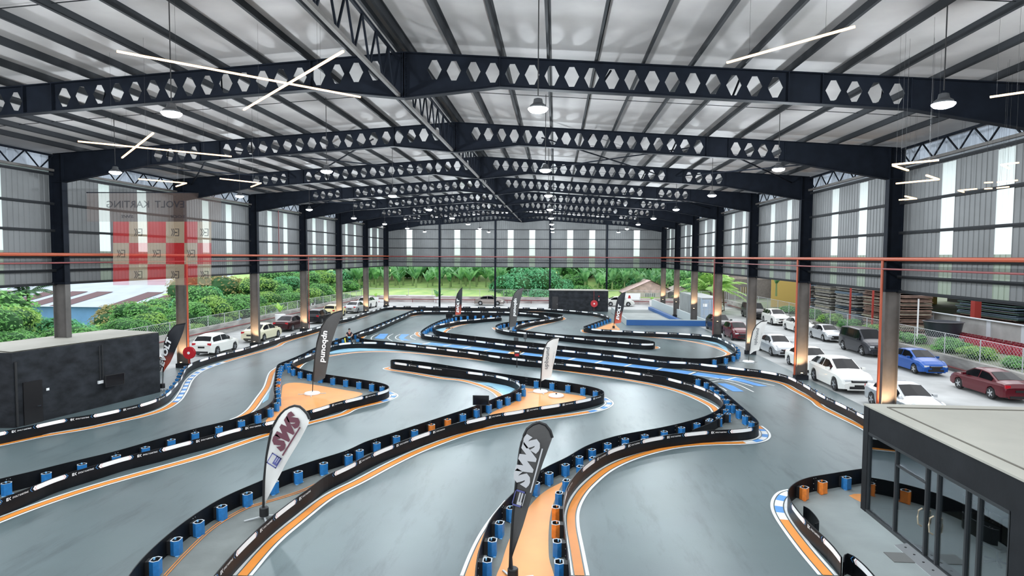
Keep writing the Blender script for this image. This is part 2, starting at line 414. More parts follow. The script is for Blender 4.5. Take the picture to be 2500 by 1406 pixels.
# far wall
wins=[]
for x in (-22.6,-15.28,-12.05,-7.2,-3.97,1.68,4.94,11.48): wins.append((x-XL,x+.88-XL))
wf=cladding('wall_far',Vector((XL,YE+.30,0)),Vector((1,0,0)),Vector((0,1,0)),XR-XL,wins,lambda u:ztop(XL+u)+.2,2.0)
for a,b in wins:
    wn+=1; m=MB(); ribs(m,Vector((XL+a,YE+.30,0)),Vector((1,0,0)),Vector((0,1,0)),b-a,7.98,11.66); struct(m.build('window_%d'%wn,SKYL))
for z in (6.24,6.97,9.03,10.42,11.82): MB().box((XM,YE+.20,z),(XR-XL,.14,.09)).build('girt',PURL,wf)
for x,q in ((-17.49,'leftmost'),(-9.04,'second from left'),(-.83,'third from left, by the black cabin'),(7.57,'rightmost')):
    t=thing('wind_post','slim dark post of the far wall, '+q,'post',(x,YE,0),0,'far wall posts')
    MB().box((0,0,6.6),(.26,.22,13.2)).build('shaft',STEEL,t); MB().box((0,0,.1),(.5,.4,.2)).build('base_plate',BOXBLK,t)
# sprinkler pipes on brackets
def pipe(name,label,pts,r,mt,cat='pipe',group=None,br=None):
    t=thing(name,label,cat,(0,0,0),0,group); MB().tube(pts,r,8).build('pipe_run',mt,t)
    if br:
        for p in br: MB().box(p,(.5,.08,.06)).build('bracket',STEEL,t)
    return t
pipe('sprinkler_pipe','orange sprinkler main along the left columns at mid height',[(XL+.47,5,7.78),(XL+.47,YE-.2,7.78)],.085,PIPEO,br=[(XL+.25,y,7.68) for y in FR[2:]])
pipe('sprinkler_pipe','orange sprinkler main along the right columns at mid height',[(XR-.47,5,7.78),(XR-.47,YE-.2,7.78)],.085,PIPEO,br=[(XR-.25,y,7.68) for y in FR[2:]])
pipe('sprinkler_pipe','red brown pipe crossing the far wall between its posts',[(XL,YE-.35,7.75),(XR,YE-.35,7.75)],.075,PIPER)
pipe('sprinkler_pipe','thin dark red pipe just below the orange main on the left',[(XL+.5,5,7.36),(XL+.5,YE-.6,7.36)],.04,PIPER)
pipe('sprinkler_pipe','thin dark red pipe just below the orange main on the right',[(XR-.5,5,7.32),(XR-.5,YE-.6,7.32)],.04,PIPER)
for x,k,q,mt,dy,rr in ((XR-.49,3,'near right column, nearest of the row',PIPEO,-.1,.06),(XR-.44,4,'second near right column',PIPEO,-.1,.06),(XR-.44,6,'fourth right column',PIPER,-.1,.06),(XL+.46,4,'second left column behind the feather flag',PIPEO,-.1,.06),(XL+.46,6,'fourth left column',PIPER,.1,.05)):
    pipe('downpipe','vertical fire pipe strapped to the '+q,[(x,FR[k-0]+dy,.3),(x,FR[k]+dy,7.7)],rr,mt,group='vertical fire pipes')
for (k,off,sd,z) in ((5,4.2,'left',12),):
    pipe('downpipe','thin red conduit on the left wall between two windows',[(XL-.2,FR[k]+5.1,7.8),(XL-.2,FR[k]+5.1,12)],.04,PIPER)
# high bay lamps
HB=MB(); HB.lathe((0,0,0),[(.05,.24),(.10,.22),(.12,.12),(.19,.07),(.21,.0),(.20,-.01)],20)
hb=HB.mesh('housing',mat('lamp_housing',(.05,.052,.056),.5),True,40)
HL=MB(); HL.lathe((0,0,-.10),[(.10,0),(.19,.03),(.235,.08),(.235,.10)],20); hl=HL.mesh('lens',emis('cool_lens',(.86,.95,1),40))
xs=(-18.7,-9.5,-.45,8.7)
for i in range(-1,8):  # first row, overhead and out of view, is added to light the near barriers
    for j,x in enumerate(xs):
        y=14.6+BAY*i
        t=thing('high_bay_lamp','hanging round high bay lamp, %s lamp from the viewer in the %s row'%(ordn[i] if i>=0 else 'overhead unseen',('far left','left','centre','right')[j]),'lamp',(x,y,11.3),0,'high bay lamps')
        link('housing',hb,t); link('lens',hl,t)
        MB().tube([(0,0,.3),(0,0,ztop(x)-11.3+.26)],.014,5).build('cable',BLK,t)
        l=bpy.data.lights.new('lamp_glow','POINT'); l.energy=850; l.color=(.86,.94,1); l.shadow_soft_size=.22
        o=bpy.data.objects.new('lamp_glow',l); C.objects.link(o); o.parent=t; o.location=(0,0,-.3)
# window reflections of warm strip lights, built as added glowing bars on wires
LED_REFL=emis('warm_led',(1,.60,.29),1.9)
def led_reflection(pairs,z,label,cat='lamp'):
    P=[(PZ(a[0],a[1],z),PZ(b[0],b[1],z)) for a,b in pairs]
    c=(P[0][0]+P[0][1])/2
    t=thing('linear_lamp',label,cat,(c.x,c.y,z),0,'thin warm linear lamps')
    for a,b in P:
        m=MB(); a,b=a-c,b-c; a.z=b.z=0; m.bar(a,b,.045,.04); m.build('light_bar',LED_REFL,t)
        for q in (.2,.8):
            p=a.lerp(b,q); MB().tube([(p.x,p.y,.03),(p.x,p.y,ztop(c.x+p.x)-z+.26)],.0025,4).build('hanger_wire',BLK,t)
led_reflection([((285,125),(880,237)),((595,268),(838,125))],12.2,'large crossed warm strip lamp hanging at upper left, biggest of its kind')
led_reflection([((190,345),(565,382)),((298,385),(374,325))],11.2,'crossed warm strip lamp hanging below the large one at left')
led_reflection([((1775,153),(2087,65))],12.2,'single slanted warm strip lamp at upper right')
led_reflection([((2417,237),(2500,225))],11.6,'warm strip lamp cut by the right edge of the view')
led_reflection([((338,437),(455,447)),((455,447),(430,455))],10.6,'small V shaped warm strip lamp at left in front of the eave truss')
led_reflection([((537,436),(637,447)),((637,447),(613,456))],10.8,'small V shaped warm strip lamp left, further right than the other V lamp')
led_reflection([((2178,402),(2292,391)),((2180,404),(2217,416))],10.2,'V shaped warm strip lamp at right beside the black column, topmost there')
led_reflection([((2188,448),(2292,438)),((2292,438),(2262,428))],10.0,'V shaped warm strip lamp at right beside the black column, middle one')
led_reflection([((2195,488),(2237,485)),((2237,485),(2210,479))],9.8,'tiny V shaped warm strip lamp at right beside the black column, lowest')
led_reflection([((2340,465),(2385,461)),((2340,465),(2353,469))],10.2,'tiny V shaped warm strip lamp between the two tall wall windows at right')
led_reflection([((2403,446),(2424,445)),((2435,445),(2484,440))],10.3,'broken warm strip lamp in front of the rightmost wall window, upper line')
led_reflection([((2403,461),(2423,460)),((2434,459),(2463,456))],10.15,'broken warm strip lamp in front of the rightmost wall window, lower line')
led_reflection([((2445,402),(2487,397)),((2445,402),(2465,412))],10.5,'V shaped warm strip lamp at the far right, uppermost')
# ---------------------------------------------------------------- floor and paint
m=MB(); m.quad((XL-.5,-4,0),(XR+.5,-4,0),(XR+.5,YE+.5,0),(XL-.5,YE+.5,0))
floor=struct(m.build('floor',ASPH))
def crom(P,step=.25):
    """centripetal Catmull-Rom through P; returns points and the index of every control point"""
    P=[Vector((p[0],p[1])) for p in P]; Q=[P[0]*2-P[1]]+P+[P[-1]*2-P[-2]]; out=[]; idx=[]
    for i in range(1,len(Q)-2):
        p0,p1,p2,p3=Q[i-1:i+3]; a=.5
        t0=0;t1=t0+max(1e-4,(p1-p0).length)**a;t2=t1+max(1e-4,(p2-p1).length)**a;t3=t2+max(1e-4,(p3-p2).length)**a
        n=max(1,int(round((p2-p1).length/step))); idx.append(len(out))
        for j in range(n):
            t=t1+(t2-t1)*j/n
            A1=p0*((t1-t)/(t1-t0))+p1*((t-t0)/(t1-t0)); A2=p1*((t2-t)/(t2-t1))+p2*((t-t1)/(t2-t1)); A3=p2*((t3-t)/(t3-t2))+p3*((t-t2)/(t3-t2))
            B1=A1*((t2-t)/(t2-t0))+A2*((t-t0)/(t2-t0)); B2=A2*((t3-t)/(t3-t1))+A3*((t-t1)/(t3-t1))
            out.append(B1*((t2-t)/(t2-t1))+B2*((t-t1)/(t2-t1)))
    idx.append(len(out)); out.append(P[-1]); return out,idx
def smooth(P,it=2):
    for _ in range(it): P=[P[0]]+[(P[i-1]+P[i]*2+P[i+1])/4 for i in range(1,len(P)-1)]+[P[-1]]
    return P
def resample(P,step):
    L=[0]
    for a,b in zip(P,P[1:]): L.append(L[-1]+(b-a).length)
    n=max(1,int(round(L[-1]/step))); out=[]; j=0
    for i in range(n+1):
        s=L[-1]*i/n
        while j<len(L)-2 and L[j+1]<s: j+=1
        d=L[j+1]-L[j]; out.append(P[j].lerp(P[j+1],(s-L[j])/d if d>1e-9 else 0))
    return out
def tang(P,i):
    t=P[min(i+1,len(P)-1)]-P[max(i-1,0)]
    return t.normalized() if t.length>1e-9 else Vector((1,0))
class Path:
    def __init__(s,P):
        s.P=P; s.L=[0]
        for a,b in zip(P,P[1:]): s.L.append(s.L[-1]+(b-a).length)
        s.len=s.L[-1]
    def at(s,u):
        u=min(max(u,0),s.len-1e-6); lo,hi=0,len(s.L)-1
        while hi-lo>1:
            md=(lo+hi)//2
            if s.L[md]<=u: lo=md
            else: hi=md
        f=(u-s.L[lo])/max(1e-9,s.L[lo+1]-s.L[lo])
        return s.P[lo].lerp(s.P[lo+1],f), tang(s.P,lo).lerp(tang(s.P,lo+1),f).normalized()
def band(mb,P,d0,d1,side,z,m=0,i0=0,i1=None):
    i1=len(P)-1 if i1 is None else i1
    for i in range(i0,i1):
        q=[]
        for k,d in ((i,d0),(i+1,d0),(i+1,d1),(i,d1)):
            t=tang(P,k); n=Vector((-t.y,t.x))*side; p=P[k]+n*d; q.append((p.x,p.y,z))
        if side<0: q=q[::-1]
        mb.quad(*q,m)
def floorfill(name,px,mt,z,par=floor,sm=None):
    P=[PZ(*p).xy for p in px]; MB().fill(P,z).build(name,mt,par)
kw,ko,kb=MB(),MB(),MB()
def kerb(px,side,alt=(),orange=True,w=.24,tipw=1.0):
    P,_=crom([PZ(*p) for p in px],.18); P=resample(smooth(P,2),.18); n=len(P)-1; z=.012
    band(kw,P,-.015,.075,side,z); band(kw,P,.075+w+.07,.075+w+.16,side,z)
    for i in range(n):
        f=i/n; a=[q for q in alt if q[0]<=f<=q[1]]
        if a: band(kb if (i//3)%2 else kw,P,.11,.11+w,side,z,0,i,i+1)
        elif orange: band(ko,P,.11,.11+w,side,z,0,i,i+1)
kerb([(-60,1102),(0,1090),(113,1066),(205,1050.6),(290,1032),(358.5,1016.5),(410,999.4),(440,980.6),(457.5,956.7),(473,926),(495,907),(522,895),(580,876.5),(683,846),(700,836),(778,812),(820,794),(860,784),(920,764)],1,alt=((.15,.36),))
kerb([(-60,1304),(0,1277.6),(102,1238),(239,1192),(375.5,1153),(512,1114),(659,1064),(754.5,1037),(850,1011),(871,999.4),(932.7,984),(962,974),(973,965),(956.6,956.7)],1,alt=((.86,1),))
kerb([(614.5,1406),(683,1325.5),(751,1267),(820,1213),(888,1178.6),(956.6,1141),(1025,1107),(1093,1079.6),(1161,1057),(1230,1042),(1332,1025),(1417,1013),(1468.7,1003),(1492,993),(1499,984),(1489,975.5),(1479,970)],1,alt=((.83,1),))
kerb([(1438,1406),(1424,1336),(1414,1284.5),(1414,1250),(1428,1216),(1452,1185.5),(1503,1144.5),(1571,1115.5),(1660,1094),(1740,1087),(1820,1085),(1860,1080),(1878,1072),(1882,1064),(1876,1052),(1860,1040)],1,alt=((.80,.97),))
kerb([(1124,1406),(1144,1356),(1168,1308),(1195.5,1267),(1233,1222)],-1)
kerb([(802,871),(880,861),(960,860),(1040,866),(1140,877),(1240,888),(1340,902),(1440,916),(1538,931),(1620,948),(1670,964),(1710,982),(1730,994),(1738,1006)],1)
kerb([(730,903),(745,888),(764,879),(800,871)],1)
kerb([(560,1025),(573.6,1020),(597.5,1004.5),(625,970),(642,946.5),(658,908),(673,897)],-1)
kerb([(2120,1060),(2104,1049),(1991,991),(1980,980),(1930,952),(1900,936),(1840,924),(1720,908),(1600,892),(1480,878),(1380,866),(1280,853),(1180,843),(1100,834),(1026,824),(1012,816),(1014,811)],-1)
kerb([(1998,1404),(1950,1346),(1909.5,1291),(1892,1264),(1882,1240),(1885.6,1216),(1903,1199),(1923,1195)],-1,alt=((.52,1),))
kerb([(948,896),(934,899),(940,903),(1000,912),(1080,926),(1120,930),(1170,944),(1200,958),(1214,971)],1)
kerb([(1418,805),(1424,812),(1500,818),(1600,825),(1680,834),(1740,848),(1764,858),(1772,863),(1764,869),(1744,873)],1)
kerb([(1200,800),(1208,806),(1240,816),(1340,828),(1440,838),(1540,851),(1590,853),(1612,850),(1606,846)],1)
kerb([(1224,782),(1180,786),(1130,794),(1100,804),(1088,814)],-1)
kerb([(1376,774),(1382,779),(1350,788),(1310,798),(1288,806)],-1)
kerb([(888,826),(900,817),(940,798),(1000,774),(1040,768),(1140,767),(1240,770)],1)
kerb([(960,757),(1100,759),(1240,760),(1340,762),(1380,764),(1420,768),(1472,777)],1)
kw.build('kerb_white_lines',WHT,floor); ko.build('kerb_orange_band',ORG,floor); kb.build('kerb_blue_blocks',BLUP,floor)
# starting grid and other floor graphics
gb,gw=MB(),MB(); Z=.010
lines=[((1048,836),(1030,840)),((1100,841),(1080,845)),((1148,846),(1128,851)),((1200,852),(1180,857)),((1244,859),(1236,865)),None,((1278,860),(1268,865)),((1328,867),(1316,872)),((1400,874),(1383,879)),((1466,881),(1449,887)),((1538,889),(1521,895)),((1612,898),(1597,904)),((1694,908),(1679,914)),((1793,921),(1771,927))]
def lp(a,b,t): return (a[0]+(b[0]-a[0])*t,a[1]+(b[1]-a[1])*t)
def fillpx(mb,px,z=Z): mb.fill([PZ(*p).xy for p in px],z)
for A,B in zip(lines,lines[1:]):
    if A and B:
        fillpx(gb,[lp(A[0],B[0],.10),lp(A[0],B[0],.99),lp(A[1],B[1],.99),lp(A[1],B[1],.10)])
for A in lines:
    if A: w_=4 if A[0][0]<1300 else 7; fillpx(gw,[A[0],(A[0][0]+w_,A[0][1]+.4),(A[1][0]+w_,A[1][1]+.4),A[1]],Z+.002)
fillpx(gb,[(1797,922),(1830,931),(1874,943),(1851,943),(1812,933),(1778,926)])
for px in ([(1752,936),(1770,936),(1792,943),(1816,956),(1790,956),(1770,946)],):
    fillpx(gb,px)
for px in ([(928,815),(948,815),(937,828),(914,826)],[(980,816),(1000,816),(985,826),(1004,832),(980,831),(973,824)],[(1010,837),(1040,840),(1024,842),(1000,838)]): fillpx(gb,px)
def arcline(px,w=.09):
    P,_=crom([PZ(*p) for p in px],.2); band(gw,P,0,w,1,Z+.001)
for px in ([(922,815),(912,819),(905,825),(906,829)],[(959,815),(948,821),(946,826),(957,833)],[(976,816),(966,821),(966,827),(984,833)],[(1012,816),(1002,820),(1003,825),(1014,829)],[(1733,927),(1762,925),(1794,931),(1837,944)],[(1741,933),(1762,930),(1796,938),(1838,957)],[(1750,944),(1762,948),(1772,955)],[(1794,921),(1840,931),(1890,942)],[(1700,917),(1740,922),(1790,931)]): arcline(px)
gb.build('grid_blue_boxes',BLUP,floor); gw.build('grid_white_lines',WHT,floor)
fo=MB(); fillpx(fo,[(1245,860),(1276,857),(1264,865),(1237,865)]); fo.build('grid_orange_block',ORGF,floor)
bl=MB()
for px in ([(806,864),(804,858),(832,851),(880,850),(940,853),(990,857),(940,855.5),(880,856.5),(840,860)],
           [(1160,934),(1192,934),(1240,942),(1258,950),(1244,960),(1229,965),(1220,956),(1200,944)],
           [(1600,825),(1660,826.5),(1710,831),(1752,842),(1776,858),(1781,860),(1772,846),(1748,836),(1700,827),(1620,820)],
           [(1062,804),(1078,797),(1106,789),(1150,783),(1110,791),(1090,800),(1082,811)],
           [(662,946),(672,925),(674,905),(668,900),(660,930),(640,985),(655,975)]): fillpx(bl,px,.007)
bl.build('blue_floor_panel',BLUL,floor)
# ---------------------------------------------------------------- barrier lines
HBAR=.52
O=[('barrier_a',[(-130,1081),(0,1054),(85,1037),(157,1021.6),(229,1011),(290,998),(341,986),(379,974),(410,958),(423,943),(434,931),(440,924),(457,893.6)]),
 ('b',[(478,881.6),(533,864.6),(597,849),(638,837),(700,818),(758,803),(786,795),(832,779),(860,773),(886,764),(916,756),(940,749)]),
 ('c',[(960,747),(1020,747.3),(1100,748),(1160,748.6),(1240,749.6),(1280,750.4),(1340,753),(1380,756),(1416,759),(1452,763),(1470,767),(1483,771)]),
 ('d',[(1487,774.5),(1480,777),(1455,786),(1430,795),(1424,797.5)]),
 ('e',[(1438,801),(1468,803.6),(1512,806),(1566,809),(1620,811),(1676,813.6),(1728,818),(1750,822),(1768,830),(1782,837),(1792,844),(1797,851),(1796,857),(1788,863),(1772,868.5),(1744,873)]),
 ('f',[(1720,875),(1680,874.4),(1620,870),(1560,864),(1500,857),(1440,851),(1380,845),(1300,836),(1240,830),(1180,823),(1140,818.5),(1100,813.5),(1070,808),(1060,803)]),
 ('g',[(1058,798),(1064,793),(1088,788),(1120,782),(1152,779),(1192,775),(1222,773)]),
 ('h',[(1223,770.3),(1210,769),(1180,768),(1140,769),(1112,771.5),(1080,780),(1056,790),(1040,799),(1028,808)]),
 ('i',[(1029,813),(1040,816),(1066,819.5),(1100,824),(1140,828),(1240,840),(1320,848),(1400,856),(1480,864),(1548,872),(1618,880),(1690,884),(1730,889)]),
 ('j',[(1766,892.5),(1810,898),(1850,902.5),(1888,908.5),(1918,915.5),(1942,925.5),(1976,944),(2005,962),(2060,988),(2104,1011),(2180,1050),(2260,1096)])]
G=[('a',[(-130,1206),(0,1168.4),(68,1153),(170.7,1127.4),(273,1103.5),(375.5,1074.5),(478,1045.5),(563,1025),(604,1011),(642,996),(662,982),(669,970)]),
 ('b',[(668,945),(671,920),(674,900),(680,888)]),
 ('c',[(700,880),(740,863),(770,848),(808,834),(848,820),(880,808),(940,784),(985,766),(1016,755.5)]),
 ('d',[(1040,754),(1100,755.5),(1180,757),(1260,758.6),(1320,762),(1360,765.5),(1374,768)]),
 ('e',[(1370,772),(1345,777),(1320,781),(1300,784),(1280,788),(1264,793),(1258,798)]),
 ('f',[(1266,803),(1284,807),(1320,811.5),(1360,815.5),(1420,819.5),(1480,822.5),(1540,826),(1580,830),(1598,834.5)]),
 ('g',[(1596,838),(1570,838.5),(1516,834),(1460,829),(1410,824),(1360,818.5),(1310,813.5),(1266,809.5),(1240,806),(1220,802)]),
 ('h',[(1210,797),(1213,792.5),(1232,787),(1262,784),(1300,780),(1330,776.5),(1338,773.5)]),
 ('i',[(1325,768),(1290,764),(1240,761),(1160,759.5),(1080,758.4),(1020,759.5),(985,771),(940,790),(905,804),(880,811),(871,816)]),
 ('j',[(875,822),(890,827),(920,831),(970,835),(1040,843),(1100,849),(1160,855),(1220,861),(1280,867),(1340,873),(1400,880),(1440,885),(1520,894),(1600,903),(1660,911)]),
 ('k',[(1700,918),(1722,924),(1745,937),(1760,949),(1800,983),(1840,1017),(1852,1029)]),
 ('l',[(1853,1036),(1836,1043),(1792,1048),(1736,1050),(1684,1055),(1632,1061),(1584,1069),(1538,1081),(1499,1093),(1465,1110),(1434.5,1130)]),
 ('m',[(1407,1156),(1388,1182),(1379,1205),(1375,1235),(1378,1284),(1385,1336),(1392,1406),(1402,1500)])]
M_=[('a',[(-150,1288),(0,1218),(58,1196),(143,1161.6),(225,1137.7),(304,1114),(379,1097),(451,1078),(515.5,1062.6),(573.6,1045.5),(632,1033.5),(673,1025)]),
 ('b',[(748,1003),(782,994),(819,982),(866,971),(900,963),(940,952),(951,946)]),
 ('c',[(948,941),(936,936),(900,929),(840,920),(796,913.5),(760,907),(730,899),(715,891)]),
 ('d',[(713,885),(720,878),(740,870.5),(758,864),(790,850),(814,841),(836,837),(870,834.5)]),
 ('e',[(930,835),(980,839),(1050,846.5),(1104,853),(1156,859.5),(1210,868),(1270,875),(1350,884),(1400,889),(1470,897),(1544,907)]),
 ('f',[(1620,919),(1656,928),(1688,936),(1720,947),(1740,956),(1758,968),(1766,980)]),
 ('g',[(1764,989),(1750,1002),(1720,1016),(1680,1028),(1620,1042),(1560,1053),(1503,1064),(1434.5,1086.5)]),
 ('h',[(1383,1116),(1322,1146),(1257,1199),(1233,1223),(1195.5,1271),(1182,1305),(1171.6,1336),(1165,1366),(1161,1406),(1156,1500)])]
K=[('a',[(265,1500),(314,1406),(341,1370),(386,1325.5),(427,1291),(478,1254),(546,1213),(645,1170),(683,1153),(751,1129)]),
 ('b',[(850,1098),(888,1079.6),(950,1059),(1008,1040),(1076,1018),(1144,996),(1195.5,977)]),
 ('c',[(1220,967),(1250,958),(1266,949),(1271,941),(1266,933),(1248,924),(1220,917),(1182,911)]),
 ('d',[(1116,903),(1054,895.5),(996,887.5),(955,881.5)]),
 ('e',[(951,878.5),(962,877),(1000,879.5),(1060,886.5),(1120,896),(1180,905),(1240,914)]),
 ('f',[(1300,922),(1360,930),(1420,939),(1460,948),(1475,955)]),
 ('g',[(1474,961),(1455,967),(1431,973),(1390,980.6),(1349,987.5),(1305,994),(1257,1003),(1212.6,1009.6),(1168,1020)]),
 ('h',[(1124,1030),(1076,1044),(1032,1057.5),(987,1074.5),(941,1091.6),(895,1112),(850,1135.5)]),
 ('i',[(799,1159),(754.5,1192),(707,1226.5),(659,1264),(611,1308.4),(567,1353),(522,1406),(450,1500)])]
N=[('a',[(2260,1131),(2180,1136),(2099,1144.5),(2025,1156.5),(1974,1165),(1945,1176),(1929,1188)]),
 ('b',[(1923,1200),(1925,1213),(1936,1230),(1961,1262),(1990,1290),(2012,1310),(2036,1334),(2055,1360)])]
Q=[('a',[(2059,1372),(2060,1350),(2068,1346),(2080,1352),(2097,1366),(2120,1388),(2140,1412),(2170,1450)])]
LAB={'Oa':'black kart track barrier curving past the left black cabin','Ob':'black kart track barrier running along the left columns and parked cars','Oc':'black kart track barrier along the far straight in front of the far wall posts',
'Od':'short back of a barrier with blue posts left of the right feather flag','Oe':'black barrier wrapping the right hand hairpin before the blue ramp wall','Of':'rear barrier of the long divider behind the starting grid','Og':'inner barrier of the far left hairpin, with a tip at its right end','Oh':'outer rear barrier of the far left hairpin, beside the far television','Oi':'front barrier of the long divider just above the blue starting grid','Oj':'black barrier sweeping along the right columns towards the glass cabin',
'Ga':'unprinted rear barrier of the near left island','Gb':'short steep barrier with blue and orange posts, left end of the orange triangle','Gc':'long rear barrier rising from the orange triangle to the far left','Gd':'rear barrier of the thin far island behind the two far feather flags','Ge':'barrier right of the far grey feather flag, slanting towards the centre','Gf':'rear barrier of the tongue shaped island right of centre','Gg':'front barrier of the tongue shaped island right of centre','Gh':'curled barrier around the foot of the far grey feather flag','Gi':'front barrier of the thin far island, turning tight beside the seated person','Gj':'rear barrier right below the blue starting grid','Gk':'barrier slanting down to the pointed tip of the right island','Gl':'front barrier of the right island, from its tip to the brown bend','Gm':'barrier hugging the orange kerb at bottom centre, right of the dark feather flag',
'Ma':'near left barrier with large white stickers reaching the left edge','Mb':'front barrier of the island with the big orange triangle, up to its rounded tip','Mc':'rear barrier of the orange triangle, behind the grey feather flag','Md':'tight barrier bend left of the grey feather flag','Me':'long printed barrier below the blue starting grid','Mf':'printed barrier bending round the big right curve','Mg':'plain back of the barrier below the big right curve','Mh':'plain barrier behind the dark feather flag at bottom centre',
'Ka':'plain tall looking barrier with blue posts at bottom left','Kb':'plain barrier behind the television on a stand','Kc':'printed barrier bend left of the white centre feather flag','Kd':'printed barrier of the long tongue left of centre','Ke':'rear barrier of the long tongue left of centre, starting at its round tip','Kf':'barrier behind the white centre feather flag, reaching the middle island tip','Kg':'front barrier of the middle island, from its round tip to the television','Kh':'printed barrier with orange kerb left of centre, below the television','Ki':'printed barrier beside the foot of the white teardrop flag at the bottom',
'Na':'plain barrier curving behind the left corner of the glass cabin','Nb':'printed barrier with blue white kerb left of the glass cabin','Qa':'short curled barrier cut by the bottom edge beside the glass cabin'}
BRUN={}
POSTM=None
def post_meshes():
    hexo=[(-.10,-.11),(.10,-.11),(.15,0),(.10,.11),(-.10,.11),(-.15,0)]
    def tubehex(mb,sc,z0,z1):
        for i in range(6):
            a,b=hexo[i],hexo[(i+1)%6]; mb.quad((a[0]*sc,a[1]*sc,z0),(b[0]*sc,b[1]*sc,z0),(b[0]*sc,b[1]*sc,z1),(a[0]*sc,a[1]*sc,z1))
    b=MB(); tubehex(b,1,.02,.40)
    for i in range(6):
        a,c=hexo[i],hexo[(i+1)%6]; b.quad((a[0]*.8,a[1]*.8,.40),(a[0]*.8,a[1]*.8,.06),(c[0]*.8,c[1]*.8,.06),(c[0]*.8,c[1]*.8,.40),1)
        b.quad((a[0],a[1],.02),(0,0,.06),(0,0,.06),(c[0],c[1],.02),1)
        b.quad((a[0]*1.06,a[1]*1.06,.405),(c[0]*1.06,c[1]*1.06,.405),(c[0]*.8,c[1]*.8,.405),(a[0]*.8,a[1]*.8,.405),2)
    for z in (.405,.385): pass
    for x in (-.07,.07): b.box((x,-.1,.21),(.012,.012,.36))
    b.box((.13,-.02,.01),(.10,.09,.02),3); b.box((-.11,-.07,.01),(.10,.07,.02),3); b.box((0,.03,.42),(.05,.03,.05),3)
    # black rubber link to the panel (panel is on the +y side)
    b.box((0,.15,.22),(.20,.12,.34),1)
    return (b.mesh('post',[PBLUE,BLK,PRIM,PLBLU]),b.mesh('post',[PORG,BLK,PRIM,PORG]))
POSTB,POSTO=post_meshes()
def sticker_line(run,P,side,text=True,start=0.0):
    """white capsules with coloured arrow heads alternating with the printed name, on the track face"""
    pts=P[::-1] if side>0 else P
    pa=Path(pts); wm,tm=MB(),MB(); PER=2.18; u=.25+start
    def fn(off):
        def f(a,v):
            p,t=pa.at(a); n=Vector((t.y,-t.x)); p=p+n*off   # the track lies to the right of travel here
            return (p.x,p.y,.362+v)
        return f
    F=fn(.022)
    def strip(u0,u1,v0,v1,mi,tip0=0,tip1=0):
        n=max(1,int((u1-u0)/.13)); 
        for i in range(n):
            a=u0+(u1-u0)*i/n; b=u0+(u1-u0)*(i+1)/n; wm.quad(F(a,v0),F(b,v0),F(b,v1),F(a,v1),mi)
        vm=(v0+v1)/2
        if tip0: wm.poly([F(u0-tip0,vm),F(u0,v0),F(u0,v1)],mi)
        if tip1: wm.poly([F(u1,v0),F(u1+tip1,vm),F(u1,v1)],mi)
    def chev(u,dirn,mi,w=.03,v0=0,v1=.148):
        vm=(v0+v1)/2
        wm.quad(F(u,v0),F(u+w,v0),F(u+w+dirn*.07,vm),F(u+dirn*.07,vm),mi); wm.quad(F(u+dirn*.07,vm),F(u+w+dirn*.07,vm),F(u+w,v1),F(u,v1),mi)
    F2=fn(.027)
    while u+1.1<pa.len:
        wm.v.clear(); wm.f.clear(); wm.m.clear(); tm.v.clear(); tm.f.clear(); tm.m.clear()
        strip(u+.06,u+1.10,0,.148,0,.06,.06)
        chev(u+1.13,1,2,.016); chev(u-.03,-1,2,.016)
        Fs=F; F=F2; chev(u+.13,-1,1,.012); chev(u+1.04,1,1,.012); F=Fs
        if text and u+2.1<pa.len:
            a=u+1.33
            # square emblem followed by the name
            for q in ((0,0,.022,.095),(0,.073,.075,.095),(0,0,.075,.022),(.03,.037,.07,.058)):
                tm.quad(F2(a+q[0],.015+q[1]),F2(a+q[2],.015+q[1]),F2(a+q[2],.015+q[3]),F2(a+q[0],.015+q[3]))
            tm.poly([F2(a+.08,.062),F2(a+.115,.11),F2(a+.145,.11),F2(a+.105,.062)]); tm.poly([F2(a+.08,.062),F2(a+.105,.062),F2(a+.145,.015),F2(a+.115,.015)])
            put_text(tm,'EVOLT KARTING',F2,.50,.055,.012,.15,u0=a+.19,v0=.033)
        wm.build('sticker',[STRIPW,STRIPR,STRIPB],run); tm.build('printed_name',STRIPW,run)
        u+=PER
